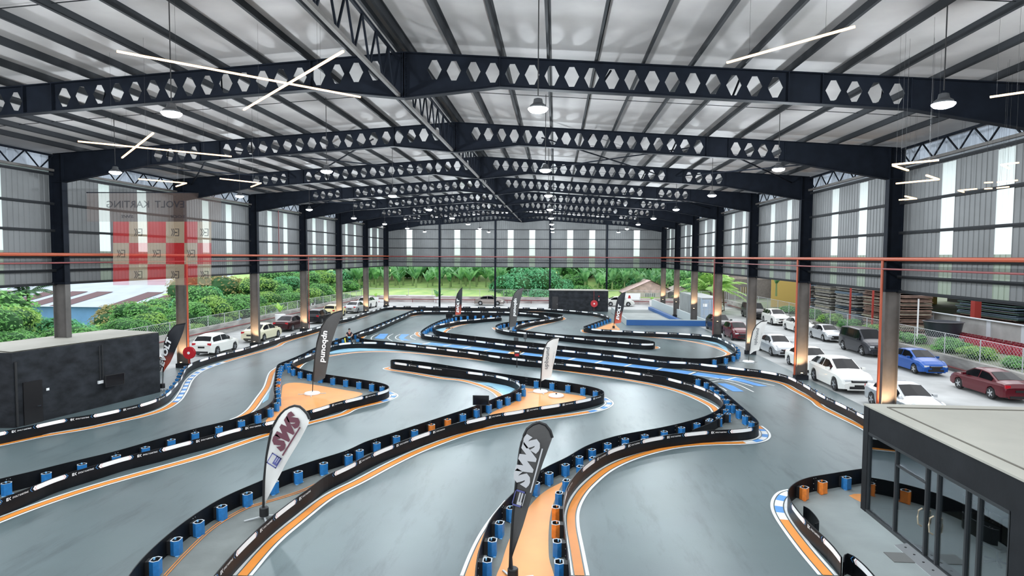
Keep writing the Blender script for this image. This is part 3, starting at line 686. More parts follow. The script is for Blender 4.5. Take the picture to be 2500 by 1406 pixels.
def barrier(key,segs,side,cfg):
    px=[]; cuts=[0]
    for _,s in segs: px+=s; cuts.append(len(px))
    W=[PZ(x,y,HBAR) for x,y in px]
    P,idx=crom(W,.25); P=smooth(P,2); BRUN[key]=P
    for si,(nm,s) in enumerate(segs):
        k=key+nm[-1]; a=idx[cuts[si]]; b=idx[cuts[si+1]] if si<len(segs)-1 else len(P)-1
        q=resample(P[a:b+1],.14)
        t=thing('track_barrier',LAB[k],'barrier',(0,0,0),0,'kart track barriers')
        m=MB()
        for i in range(len(q)-1):
            A,B=q[i],q[i+1]; ta,tb=tang(q,i),tang(q,i+1); na,nb=Vector((-ta.y,ta.x))*.012,Vector((-tb.y,tb.x))*.012
            for s_ in (1,-1):
                f=[(A.x+na.x*s_,A.y+na.y*s_,0),(B.x+nb.x*s_,B.y+nb.y*s_,0),(B.x+nb.x*s_,B.y+nb.y*s_,HBAR),(A.x+na.x*s_,A.y+na.y*s_,HBAR)]
                m.quad(*(f if s_<0 else f[::-1]))
            m.quad((A.x-na.x,A.y-na.y,HBAR),(B.x-nb.x,B.y-nb.y,HBAR),(B.x+nb.x,B.y+nb.y,HBAR),(A.x+na.x,A.y+na.y,HBAR))
        m.build('panel',PANEL,t)
        pa=Path(q)
        # sheet joints with bolt rows on the back
        m=MB(); u=1.6
        while u<pa.len:
            p,tt=pa.at(u); n=Vector((-tt.y,tt.x))*(-side); rz=math.atan2(tt.y,tt.x)
            m.box((p.x+n.x*.016,p.y+n.y*.016,.26),(.012,.01,.5),0,rz)
            for z in (.10,.28,.45):
                for d in (-.05,.05): m.box((p.x+n.x*.018+tt.x*d,p.y+n.y*.018+tt.y*d,z),(.018,.012,.018),1,rz)
            u+=3.24
        m.build('joint',[BLK,GALV],t)
        c=cfg.get(nm[-1],{})
        sticker_line(t,q,side,c.get('text',True),R.random()*1.0 if si else .5)
        if c.get('posts',True):
            u=.4; i=0; org=c.get('org',())
            sp=c.get('sp',1.08)
            while u<pa.len-.15 and i<95:
                p,tt=pa.at(u); n=Vector((-tt.y,tt.x))*(-side)
                o=link('post',POSTO if i in org else POSTB,t,(p.x+n.x*.225,p.y+n.y*.225,0)); 
                o.rotation_euler=(0,0,math.atan2(-n.x,n.y)+math.pi); u+=sp; i+=1
                if i-1 in org: o['label']='orange post'
barrier('O',O,-1,{'c':{'posts':False},'f':{'posts':False},'i':{'posts':False},'e':{'sp':1.3},'b':{'posts':False},'d':{'sp':1.3}})
barrier('G',G,1,{'d':{'posts':False},'f':{'posts':False},'g':{'posts':False},'i':{'posts':False},'j':{'posts':False},'b':{'sp':.9,'org':(1,3)},'m':{'org':(2,3)},'c':{'sp':1.6}})
barrier('M',M_,-1,{'e':{'posts':False},'a':{'posts':False},'b':{'posts':False}})
barrier('K',K,1,{'b':{'org':(4,5)},'d':{'posts':False},'e':{'posts':False},'h':{'posts':False},'i':{'posts':False}})
barrier('N',N,-1,{'a':{'org':(4,5,6)},'b':{'posts':False}})
barrier('Q',Q,-1,{'a':{'posts':False}})
# bare concrete inside the islands
def island(P1,P2,z=.003):
    P=resample(P1,.8)+resample(P2,.8)
    MB().fill(P,z).build('island_concrete',ISLE,floor)
island(BRUN['G'],BRUN['M'][::-1])
MB().fill(resample(BRUN['K'],.8),.003).build('island_concrete',ISLE,floor)
Np=BRUN['N']; MB().fill(resample(Np,.6)+[Vector((9.6,12.5)),Vector((9.6,19.4))],.003).build('island_concrete',mat('walkway_paint',(.26,.29,.285),.6,noise=.12,nscale=.7),floor)
ofl=MB()
def ofill(px): ofl.fill([p for p in resample(crom([PZ(*p) for p in px]+[PZ(*px[0])],.3)[0],.3)][:-1],.0075)
ofill([(690,942),(700,936),(720,934),(764,939),(840,952),(886,961),(868,970),(819,984),(782,997),(748,1007),(673,1031),(650,1032),(668,1007),(682,985)])
ofill([(1273,946),(1320,952),(1380,961),(1432,970),(1390,984),(1349,992),(1305,999),(1257,1009),(1195,1016),(1200,1008),(1250,985),(1276,967),(1282,955)])
ofill([(1377,1175),(1332,1198.5),(1299,1229),(1266,1275),(1244,1316.6),(1225,1374),(1214,1430),(1345,1430),(1340,1360),(1339,1308),(1344.6,1253.5),(1359.7,1206.8)])
ofill([(1452,803),(1490,790),(1498,788),(1505,796),(1510,806),(1480,804)])
ofill([(2072,1210),(2080,1206),(2110,1206),(2130,1225),(2110,1230),(2085,1218)])
ofl.build('orange_floor_panel',ORGF,floor)
# ---------------------------------------------------------------- feather flags
def flag(base,pole,trail,cloth,label,txt=(),basekind='cross',billow=.05,cloth_low=None):
    """pole and trailing edge measured in the vertical plane through the foot of the flag"""
    B=PZ(*base); Y=B.y; t=thing('feather_flag',label,'flag',(B.x,B.y,0),0,'feather flags')
    pl=[PY(x,y,Y)-Vector((B.x,B.y,0)) for x,y in pole]; tr=[PY(x,y,Y)-Vector((B.x,B.y,0)) for x,y in trail]
    full=[Vector((0,0,.12))]+[p for p in pl if p.z>.15]
    MB().tube(full,[.022]*(len(full)//2)+[.015]*(len(full)-len(full)//2),7).build('pole',BLK,t,True)
    # cloth: rows between the pole edge and the trailing edge
    def rs(P,n):
        L=[0]
        for a,b in zip(P,P[1:]): L.append(L[-1]+(b-a).length)
        out=[];j=0
        for i in range(n+1):
            s=L[-1]*i/n
            while j<len(L)-2 and L[j+1]<s: j+=1
            out.append(P[j].lerp(P[j+1],(s-L[j])/max(1e-9,L[j+1]-L[j])))
        return out
    lo=[p for i,p in enumerate(pl) if cloth_low is None or i>=cloth_low]
    n=26; A=rs(lo,n); D=rs(tr[::-1],n); m=MB(); k=6
    def S(u,v):
        i=min(int(v*n),n-1); f=v*n-i; a=A[i].lerp(A[i+1],f); d=D[i].lerp(D[i+1],f); p=a.lerp(d,u)
        p=p+Vector((0,billow*math.sin(math.pi*u)*math.sin(5*v+1)+.02*math.sin(14*v+3*u),0)); return p
    for i in range(n):
        for j in range(k):
            m.quad(S(j/k,i/n),S((j+1)/k,i/n),S((j+1)/k,(i+1)/n),S(j/k,(i+1)/n))
    m.build('cloth',cloth,t,True)
    # black sleeve along the pole
    MB().tube(A,.036,6).build('sleeve',BLK,t)
    # printed words laid on the cloth plane, a hair in front of it
    off=Vector((0,-billow-.03,0))
    for st,o,ux,w,h,bold,sh,mt in txt:
        o3=PY(o[0],o[1],Y)-Vector((B.x,B.y,0)); e=PY(ux[0],ux[1],Y)-Vector((B.x,B.y,0)); U=(e-o3); W=U.length; U=U.normalized()
        V=Vector((-U.z,0,U.x))
        mm=MB(); H=W*h
        def fn(u,v,o3=o3,U=U,V=V): return o3+U*u+V*v+off
        if callable(st): st(mm,fn,W,H)
        else: put_text(mm,st,fn,W,H,bold,sh)
        mm.build('printed_word' if not callable(st) else 'printed_emblem',mt,t)
    if basekind=='cross':
        MB().lathe((0,0,.08),[(.13,0),(.13,.24),(.11,.26)],14).build('weight',BLK,t,True,40)
        m=MB()
        for a in (.5,2.1,3.7,5.3): m.bar((0,0,.07),(.55*math.cos(a),.55*math.sin(a),.02),.05,.03)
        m.build('cross_foot',GALV,t)
    else:
        MB().lathe((0,0,0),[(.42,0),(.44,.05),(.40,.10),(.08,.12)],24).build('disc_base',WHITEP,t,True,40)
        m=MB()
        for a in (.3,1.87,3.44,5.0): m.bar((0,0,.02),(.75*math.cos(a),.75*math.sin(a),.02),.05,.03)
        m.build('cross_foot',GALV,t)
    return t
def E_emblem(mm,fn,W,H):
    def bar(a,b,c,d): mm.quad(fn(a*W,b*H),fn(c*W,b*H),fn(c*W,d*H),fn(a*W,d*H))
    for q in ((0,0,1,.08),(0,.92,1,1),(0,0,.1,1),(.9,0,1,1)): bar(*q)
def E_letter(mm,fn,W,H):
    def bar(a,b,c,d): mm.quad(fn(a*W,b*H),fn(c*W,b*H),fn(c*W,d*H),fn(a*W,d*H))
    for q in ((.0,.0,.25,1),(.25,.76,1,1),(.25,.38,1,.62),(.25,0,1,.24)): bar(*q)
def underline(mm,fn,W,H): mm.quad(fn(0,0),fn(W,0),fn(W,H),fn(0,H))
CW=mat('flag_white',(.72,.71,.68),.7,bump=.3,bscale=3); CG=mat('flag_charcoal',(.075,.072,.070),.6,bump=.3,bscale=3); CB=mat('flag_black',(.018,.018,.022),.6)
PURP=mat('print_plum',(.14,.045,.065),.5); NAVY=mat('print_navy',(.10,.11,.32),.5); LGR=mat('print_light_grey',(.55,.55,.56),.5); DGR=mat('print_dark_grey',(.12,.13,.14),.5)
def evolt_cloth():
    m=bpy.data.materials.new('flag_black_to_red'); m.use_nodes=True; t=m.node_tree; b=t.nodes['Principled BSDF']
    tc=t.nodes.new('ShaderNodeTexCoord'); sx=t.nodes.new('ShaderNodeSeparateXYZ'); mr=t.nodes.new('ShaderNodeMapRange'); cr=t.nodes.new('ShaderNodeValToRGB')
    t.links.new(tc.outputs['Generated'],sx.inputs[0]); t.links.new(sx.outputs['Z'],cr.inputs['Fac'])
    cr.color_ramp.elements[0].position=.08; cr.color_ramp.elements[0].color=(.55,.09,.05,1); cr.color_ramp.elements[1].position=.42; cr.color_ramp.elements[1].color=(.02,.022,.028,1)
    t.links.new(cr.outputs['Color'],b.inputs['Base Color']); b.inputs['Roughness'].default_value=.6; return m
CE=evolt_cloth()
flag((645,1265),[(643,1245.6),(644,1179),(650.7,1113),(658.4,1069),(666,1040.5),(681.6,1014),(699,997.6),(716.8,989.8),(734.5,993),(750,1009.7),(755.4,1023)],
 [(754,1034),(723.5,1089),(694.8,1137.5),(666,1192.7),(647.4,1228)],CW,'white teardrop flag with plum SWS print at bottom left of centre',
 [('SWS',(692,1103),(743,1022),1,.40,.085,.25,PURP),(E_emblem,(676,1142),(691,1117),1,.9,0,0,NAVY),(E_letter,(678,1136),(690,1117),1,.55,0,0,NAVY),(underline,(694,1111),(737,1042),1,.045,0,0,PURP)])
flag((1252,1420),[(1244,1406),(1247,1336),(1252.6,1253.5),(1261,1171),(1269,1102),(1276,1069),(1288,1044.7),(1310,1029.6),(1329.5,1033.7),(1343,1050),(1348.7,1068)],
 [(1346,1075),(1327,1127),(1305,1190),(1277,1283.7),(1249,1362)],CG,'dark grey teardrop flag with light SWS print at bottom centre',
 [('SWS',(1290,1190),(1325,1068),1,.34,.085,.25,LGR),(E_emblem,(1273,1236),(1284,1198),1,.62,0,0,NAVY),(E_letter,(1276,1232),(1284,1203),1,.5,0,0,LGR),(underline,(1297,1200),(1326,1093),1,.03,0,0,LGR)])
flag((762,962),[(763,955),(764,930),(768,880),(774,836),(784,800),(796,780),(812,765),(832,758.5),(837,758)],
 [(837,759),(832,776),(820,804),(810,836),(804,866),(798,900),(794,922),(784,928),(766,933)],CG,'tall charcoal feather flag with white upbound print over the orange triangle',
 [('upbound',(787,806),(779,882),1,.24,.03,0,STRIPW)],'disc',cloth_low=1)
flag((1112,777),[(1111,774),(1111.6,760),(1112,736),(1116,718),(1122,708),(1129,701.6)],[(1129,702.5),(1128.4,720),(1127.6,740),(1125,767),(1111,769)],CE,'small black to red feather flag with EVOLT print far off, left of centre',
 [('EVOLT',(1121,763),(1122,729),1,.20,.05,.2,STRIPW)],'cross',cloth_low=1)
flag((1242,806),[(1242,802),(1243,790),(1245,760),(1249,736),(1255,718),(1264,707),(1278,702)],[(1279,703),(1276,712),(1270,734),(1266,756),(1262,780),(1259,796),(1243,799)],CG,'charcoal feather flag with white upbound print far off near the hall centre',
 [('upbound',(1254,728),(1250.5,771),1,.24,.03,0,STRIPW)],'cross',cloth_low=1)
flag((1498,803),[(1498,801),(1499,790),(1501,770),(1504,744),(1509,726),(1518,716),(1527,713)],[(1527.5,714),(1525,730),(1523,750),(1518,770),(1516,788),(1500,790)],CE,'black to red feather flag with EVOLT print beside the ramp at far right',
 [('EVOLT',(1511,781),(1517,743),1,.20,.05,.2,STRIPW)],'cross',cloth_low=1)
flag((1827,884),[(1828,880),(1830,856),(1833,830),(1838,808),(1846,794),(1858,785),(1873,783)],[(1874,784),(1868,800),(1860,824),(1854,854),(1840,858),(1831,865)],CW,'white feather flag with thin upbound print in front of the parked cars at right',
 [('upbound',(1848,842),(1855,802),1,.24,.01,0,DGR),('powering track days',(1855,838),(1860,812),1,.06,0,0,DGR)],'disc',cloth_low=1)
flag((1319.5,957),[(1320,940),(1320,931),(1322,900),(1324,876),(1328,852),(1336,836),(1348,827),(1365,824)],[(1365,825),(1361,844),(1356,870),(1350,894),(1346,921),(1332,925),(1321,931)],CW,'white feather flag with thin upbound print standing mid track in the orange island',
 [('upbound',(1340,901),(1345,848),1,.24,.01,0,DGR),('powering track days',(1349,893),(1354,858),1,.06,0,0,DGR)],'disc',cloth_low=1)
flag((397,950),[(397,939.6),(398,909),(399.6,870.5),(402,834.6),(412.4,811.6),(427.8,793.6),(453.4,789)],[(453,790),(448.3,806),(435.5,839.7),(425,862.8),(415,885.8),(398.3,909)],CE,'dark feather flag with EVOLT print beside the left black cabin',
 [('EVOLT',(402,895),(423,826),1,.20,.05,.2,STRIPW)],'cross',cloth_low=1)
# white round flag base left over on the orange floor
p=PZ(1358,968); t=thing('flag_base','white round flag base lying empty on the orange floor of the middle island','base',(p.x,p.y,.008))
MB().lathe((0,0,0),[(.42,0),(.44,.05),(.40,.11),(.12,.13)],24).build('disc',WHITEP,t,True,40); MB().lathe((0,0,.1),[(.05,0),(.05,.08)],8).build('socket',BLK,t)
# televisions
def tv(c,w_,h_,zc,label,rz=0,stand=True):
    t=thing('television',label,'television',(c.x,c.y,0),rz,'televisions')
    MB().box((0,0,zc),(w_,.06,h_)).build('housing',BLK,t); MB().box((0,-.033,zc),(w_-.06,.006,h_-.06)).build('screen',BLKG,t)
    if stand:
        MB().bar((0,.03,.05),(0,.03,zc-.2),.07,.07).build('pole',BLK,t)
        m=MB(); m.bar((-.4,.05,.03),(.4,.05,.03),.06,.05); m.bar((0,-.3,.03),(0,.4,.03),.06,.05); m.build('foot',BLK,t)
    return t
p=PZ(1174,1022); tv(p,.78,.47,PY(1174,977,p.y).z,'black television on a pole stand between barriers near the middle island',.02)
p=PZ(1097,802); tv(p,.75,.5,PY(1097,771,p.y).z+.02,'small black television on a stand far off by the left hairpin',.1)
# lap signal box and post on the dividers
p=PZ(1262,897); t=thing('signal_box','small black start signal with a red lamp panel beside the blue grid','signal',(p.x,p.y,0))
z=PY(1262,862,p.y).z; MB().bar((0,0,0),(0,0,z),.06,.06).build('post',BLK,t); MB().box((0,0,z),(.24*1.6,.12,.48)).build('housing',BLK,t); MB().box((0,-.065,z+.12),(.3,.01,.1)).build('white_panel',STRIPW,t); MB().box((0,-.065,z-.12),(.28,.01,.18)).build('red_panel',RED,t)
for (bx,by,ty,wd,q) in ((1260,835,824,.34,'low and wide, left one'),(1282,838,816,.22,'slim and tall, right one')):
    p=PZ(bx,by+4); z=PY(bx,ty,p.y).z; t=thing('timing_box','black timing box on a post behind the long divider, '+q,'box',(p.x,p.y,0))
    MB().bar((0,0,0),(0,0,z),.05,.05).build('post',BLK,t); MB().box((0,0,z-.2),(wd*1.2,.15,.45)).build('housing',mat('dark_grey_plastic',(.05,.055,.06),.5),t)
# fire hose reels
def reel(c,r,label,rz=0,y=-.12):
    t=thing('hose_reel',label,'hose reel',c,rz,'fire hose reels')
    rot=Matrix.Rotation(math.radians(90),4,'X')
    MB().lathe((0,0,-.06),[(r,0),(r,.03),(r*.7,.04),(r*.7,.12),(r,.13),(r,.16)],24,0,rot).build('drum',RED,t,True,30)
    MB().lathe((0,0,.1),[(r*.22,0),(r*.22,.02)],12,0,rot).build('hub',WHITEP,t); MB().bar((0,.02,-r),(0,.02,-r-.5),.05,.05).build('bracket',PIPER,t)
# ---------------------------------------------------------------- left black cabin
Hc=3.4
fl,fr,br_,bl_=PZ(30,883,Hc),PZ(397,813,Hc),PZ(322,811,Hc),PZ(-40,872,Hc)
A=Vector((-24.15,25.28,0)); Bv=Vector((-22.35,32.75,0)); back=Vector((-3.6,.9,0))
cab=thing('track_cabin','long black painted cabin with a pale flat roof at left','cabin',(A.x,A.y,0))
def L(p): return (p[0]-A.x,p[1]-A.y,p[2])
dv=(Bv-A).normalized(); A2=A+Vector((-9,-.6,0))
def wallquad(m,a,b,z0,z1,mi=0): m.quad(L((a.x,a.y,z0)),L((b.x,b.y,z0)),L((b.x,b.y,z1)),L((a.x,a.y,z1)),mi)
m=MB(); wallquad(m,A,Bv,0,Hc); wallquad(m,Bv,Bv+back,0,Hc); wallquad(m,Bv+back,A+back,0,Hc); wallquad(m,A2,A,0,Hc); wallquad(m,A2+back,A2,0,Hc); wallquad(m,A+back,A2+back,0,Hc)
m.build('body',BOXBLK,cab)
m=MB(); pts=[A,Bv,Bv+back,A+back]; m.poly([L((p.x,p.y,Hc)) for p in pts]); m.poly([L((p.x,p.y,Hc)) for p in (A2,A,A+back,A2+back)]); m.poly([L((p.x,p.y,Hc+.04)) for p in pts]);
m.build('roof',CREAM,cab)
nn=Vector((dv.y,-dv.x,0))
def onface(px,py,off=.03):
    # hit the slanted front face with the view ray
    v=ray(px,py); n=nn; tt=(A-EYE).dot(n)/v.dot(n); return EYE+v*tt+n*off
def facebox(px0,py0,px1,py1,th,mt,name,par):
    a=onface(px0,(py0+py1)/2); b=onface(px1,(py0+py1)/2); z0=onface((px0+px1)/2,py1).z; z1=onface((px0+px1)/2,py0).z
    c=(a+b)/2; MB().box((c.x-A.x,c.y-A.y,(z0+z1)/2),((b-a).length,th,z1-z0),0,math.atan2(dv.y,dv.x)).build(name,mt,par); return c
facebox(57,930,102,1036,.05,mat('dark_door',(.010,.009,.010),.35),'door',cab)
dr=cab.children[-1]
c=onface(92,990,.09); MB().box((c.x-A.x,c.y-A.y,c.z),(.16,.03,.03),0,math.atan2(dv.y,dv.x)).build('handle',CHR,dr)
facebox(112,947,119,953,.02,WHITEP,'light_switch',cab)
for x,y0_,y1_,q in ((36,884,1042,.05),(241,845,930,.02),(248,842,925,.02)):
    a=onface(x,y0_,.04); b=onface(x+1.5,y1_,.04); MB().tube([L((a.x,a.y,min(a.z,Hc))),L((a.x,a.y,max(b.z,.02)))],q,6).build('conduit',BLK,cab)
facebox(238,929,250,936,.1,WHITEP,'socket_box',cab)
c=onface(268,926,.35); rzz=math.atan2(dv.y,dv.x)
t=thing('television','black television mounted on the front of the left black cabin','television',(c.x,c.y,c.z),rzz-.12,'televisions')
MB().box((0,0,0),(.98,.07,.60)).build('housing',BLK,t); MB().box((0,-.037,0),(.92,.006,.55)).build('screen',BLKG,t); MB().bar((0,0,0),(0,.35,0),.08,.08).build('wall_arm',BLK,t)
p=PZ(440,905); reel((XL+.9,FR[4]-.7,1.15),.42,'red fire hose reel on the second left column beside the feather flag')
# ---------------------------------------------------------------- far black cabin
fx0,fx1,fy0,fy1,fh=-.93,7.55,87.7,90.4,3.0
t=thing('track_cabin','black cabin with a door and red hose reel at the far end','cabin',(fx0,fy0,0))
MB().box(((fx1-fx0)/2,(fy1-fy0)/2,fh/2),(fx1-fx0,fy1-fy0,fh)).build('body',BOXBLK,t); MB().box(((fx1-fx0)/2,(fy1-fy0)/2,fh+.02),(fx1-fx0+.1,fy1-fy0+.1,.08)).build('roof',CREAM,t)
m=MB(); m.box((.9,-.03,1.05),(.85,.05,2.1)); d=m.build('door',mat('dark_door',(.01,.01,.01),.35),t); MB().box((1.2,-.08,1.0),(.12,.04,.04)).build('handle',CHR,d)
MB().tube([(6.45,-.06,3),(6.45,-.06,1.2)],.035,6).build('pipe',PIPER,t); MB().box((7.15,-.04,2.2),(.12,.05,.16)).build('alarm_box',RED,t); MB().box((7.15,-.04,1.7),(.1,.05,.3)).build('switch_box',GALV,t)
reel((5.55,fy0-.2,1.15),.5,'red fire hose reel with white hub on the far black cabin')
# ---------------------------------------------------------------- glass cabin at right
GX,GY,GH=9.65,19.42,3.25; X2=18.6; Y2=8.5
t=thing('glass_cabin','dark grey cabin with cream flat roof and glass doors at lower right','cabin',(GX,GY,0))
CHAR=mat('charcoal_wall',(.014,.0155,.018),.7,spec=.2,noise=.2,nscale=1.5,bump=.1,bscale=10)
def G_(x,y,z): return (x-GX,y-GY,z)
m=MB()
m.box(G_(GX+.06,GY-.14,GH/2),(.24,.28,GH)); m.box(G_(GX+.06,(12.9+Y2)/2,GH/2),(.2,12.9-Y2+.8,GH)); m.box(G_(GX+.06,(GY-.28+13.3)/2,2.87),(.2,GY-.28-13.3,.76)); m.box(G_((GX+15.4)/2,GY-.06,GH/2),(15.4-GX,.12,GH)); m.box(G_(15.3,(GY+Y2)/2,GH/2),(.12,GY-Y2,GH)); m.box(G_((GX+15.3)/2,Y2,GH/2),(15.3-GX,.12,GH))
m.build('walls',CHAR,t)
m=MB(); m.box(G_((GX-.05+15.5)/2,(GY+.03+Y2)/2,GH+.02),(15.55-GX,GY-Y2+.1,.05)); rf=m.build('roof',CREAM,t)
m=MB(); e=.42
for a,b in (((GX+e,Y2+.1),(GX+e,GY-e)),((GX+e,GY-e),(15.2,GY-e))): m.bar(G_(a[0],a[1],GH+.05),G_(b[0],b[1],GH+.05),.05,.03)
m.build('roof_seam',mat('seam_dark',(.12,.11,.09),.6),rf)
MULL=[19.14,17.63,16.21,15.73,14.66,14.25,13.31]; AL=mat('dark_aluminium',(.07,.075,.08),.35,.6)
for i,(a,b) in enumerate(zip(MULL,MULL[1:])):
    m=MB(); m.box(G_(GX+.02,(a+b)/2,1.29),(.012,a-b-.05,2.36)); m.build('glass_pane',GLASS,t)
for y in MULL: MB().box(G_(GX,y,1.25),(.08,.06,2.5)).build('mullion',AL,t)
m=MB(); m.box(G_(GX,(MULL[0]+MULL[-1])/2,.05),(.10,MULL[0]-MULL[-1],.10)); m.box(G_(GX,(MULL[0]+MULL[-1])/2,2.46),(.10,MULL[0]-MULL[-1],.08)); m.box(G_(GX,(17.63+16.21)/2,2.0),(.08,1.42,.05)); m.build('frame',AL,t)
BR=mat('brass_handle',(.62,.52,.38),.3,.7)
for y,s in ((16.31,1),(15.83,1)):
    MB().tube([G_(GX-.04,y,1.30),G_(GX-.13,y,1.24),G_(GX-.15,y,1.06),G_(GX-.13,y,.88),G_(GX-.04,y,.82)],.02,8).build('door_handle',BR,t)
MB().box(G_((GX+15.3)/2,(GY+Y2)/2,.02),(15.3-GX,GY-Y2,.03)).build('inner_floor',mat('beige_tiles',(.22,.20,.155),.3),t)
# ramp plate, drain cover
a=PZ(2190,1332); b=PZ(2292,1400); tt=thing('threshold_plate','grey perforated threshold ramp along the foot of the glass doors','ramp',(0,0,0))
m=MB(); m.poly([(9.27,16.9,.02),(9.62,16.9,.09),(9.62,14.6,.09),(9.27,14.6,.02)]); m.build('plate',mat('ramp_plate',(.16,.165,.17),.5),tt); m=MB(); m.quad((9.27,14.6,0),(9.27,16.9,0),(9.27,16.9,.02),(9.27,14.6,.02)); m.build('edge',GALV,tt)
m=MB()
for i in range(6): m.lathe((9.45,16.7-.4*i,.055),[(.03,0),(.03,.01)],8)
m.build('holes',BLK,tt)
p=PZ(2200,1362); tag(MB().box((p.x,p.y,.012),(.62,.52,.02)).build('drain_cover',mat('plate_grey',(.13,.13,.125),.6)),'brown grey square drain cover in the walkway before the glass doors','cover')
# desk, chairs and a screen inside
def office(x,y,label):
    q=thing('desk',label,'desk',(x,y,.035)); WD=mat('black_desk',(.02,.02,.02),.3)
    MB().box((0,0,.73),(.8,1.6,.04)).build('top',WD,q)
    for sx in (-1,1):
        for sy in (-1,1): MB().box((sx*.36,sy*.75,.355),(.05,.05,.71)).build('leg',WD,q)
office(12.2,15.2,'black desk seen through the glass doors of the cabin'); office(12.6,18.0,'black desk near the corner inside the glass cabin')
def chair(x,y,rz,label):
    q=thing('office_chair',label,'chair',(x,y,.035),rz,'office chairs')
    MB().box((0,0,.46),(.48,.46,.07)).build('seat',BLK,q); MB().box((0,.24,.80),(.46,.05,.55)).build('backrest',BLK,q); MB().tube([(0,0,.1),(0,0,.43)],.03,8).build('column',AL,q)
    m=MB()
    for i in range(5): m.bar((0,0,.09),(.3*math.cos(i*1.257),.3*math.sin(i*1.257),.05),.05,.04)
    m.build('star_foot',AL,q)
chair(11.4,14.8,1.6,'black office chair inside the glass cabin by the door'); chair(11.3,16.0,1.9,'black office chair inside the glass cabin behind the desk')
tag(MB().box((12.3,15.3,1.0),(.05,.6,.38)).build('monitor',BLKG),'black computer monitor on the desk inside the glass cabin','monitor')
tag(MB().box((14.9,17.0,1.6),(.1,1.4,.8)).build('wall_screen',BLKG),'black wall screen at the back of the glass cabin','screen')
# loose curved barrier piece with lettering beside the walkway
q=[PZ(*p,.45).xy for p in ((2000,1238),(1985,1245),(1963,1236),(1953,1240),(1972,1268),(1998,1272),(1999,1262))]
P,_=crom([PZ(1962,1235,.45),PZ(1972,1240,.45),PZ(1985,1252,.45),PZ(1997,1268,.45),PZ(1999,1276,.45),PZ(1990,1278,.45)],.1)
m=MB()
for a,b in zip(P,P[1:]): m.bar((a.x,a.y,.225),(b.x,b.y,.225),.02,.45)
t=thing('barrier_offcut','short loose curl of black barrier sheet standing on the walkway near the kerb','barrier',(0,0,0)); m.build('panel',PANEL,t)
# inner loose panel in the pointed right island
P,_=crom([PZ(1777,1003,.42),PZ(1765,1014,.42),PZ(1745,1027,.42),PZ(1718,1039,.42),PZ(1690,1049,.42)],.2); m=MB()
for a,b in zip(P,P[1:]): m.bar((a.x,a.y,.21),(b.x,b.y,.21),.02,.42)
t=thing('barrier_offcut','extra black barrier sheet standing inside the pointed right island','barrier',(0,0,0)); m.build('panel',PANEL,t)
for px in ((1776,1030),(1755,1041),(1730,1048)):
    p=PZ(*px); o=link('post',POSTB,t,(p.x,p.y,0)); o.rotation_euler=(0,0,2.6)
# cables lying on the near island
def cable(px,label,z=.02,mt=None,r=.012,dx=0):
    P,_=crom([PZ(*p) for p in px],.3); tag(MB().tube([(p.x+dx,p.y,z) for p in P],r,5).build('floor_cable',mt or ORG),label,'cable')
cpx=[(400,1406),(452,1350),(512,1293),(545,1270),(600,1240),(640,1228),(700,1210),(740,1196),(800,1166)]
cable(cpx,'orange cable on the near bottom left island, nearer the posts'); cable([(x+5,y+2) for x,y in cpx],'orange cable on the near bottom left island, nearer the flag')
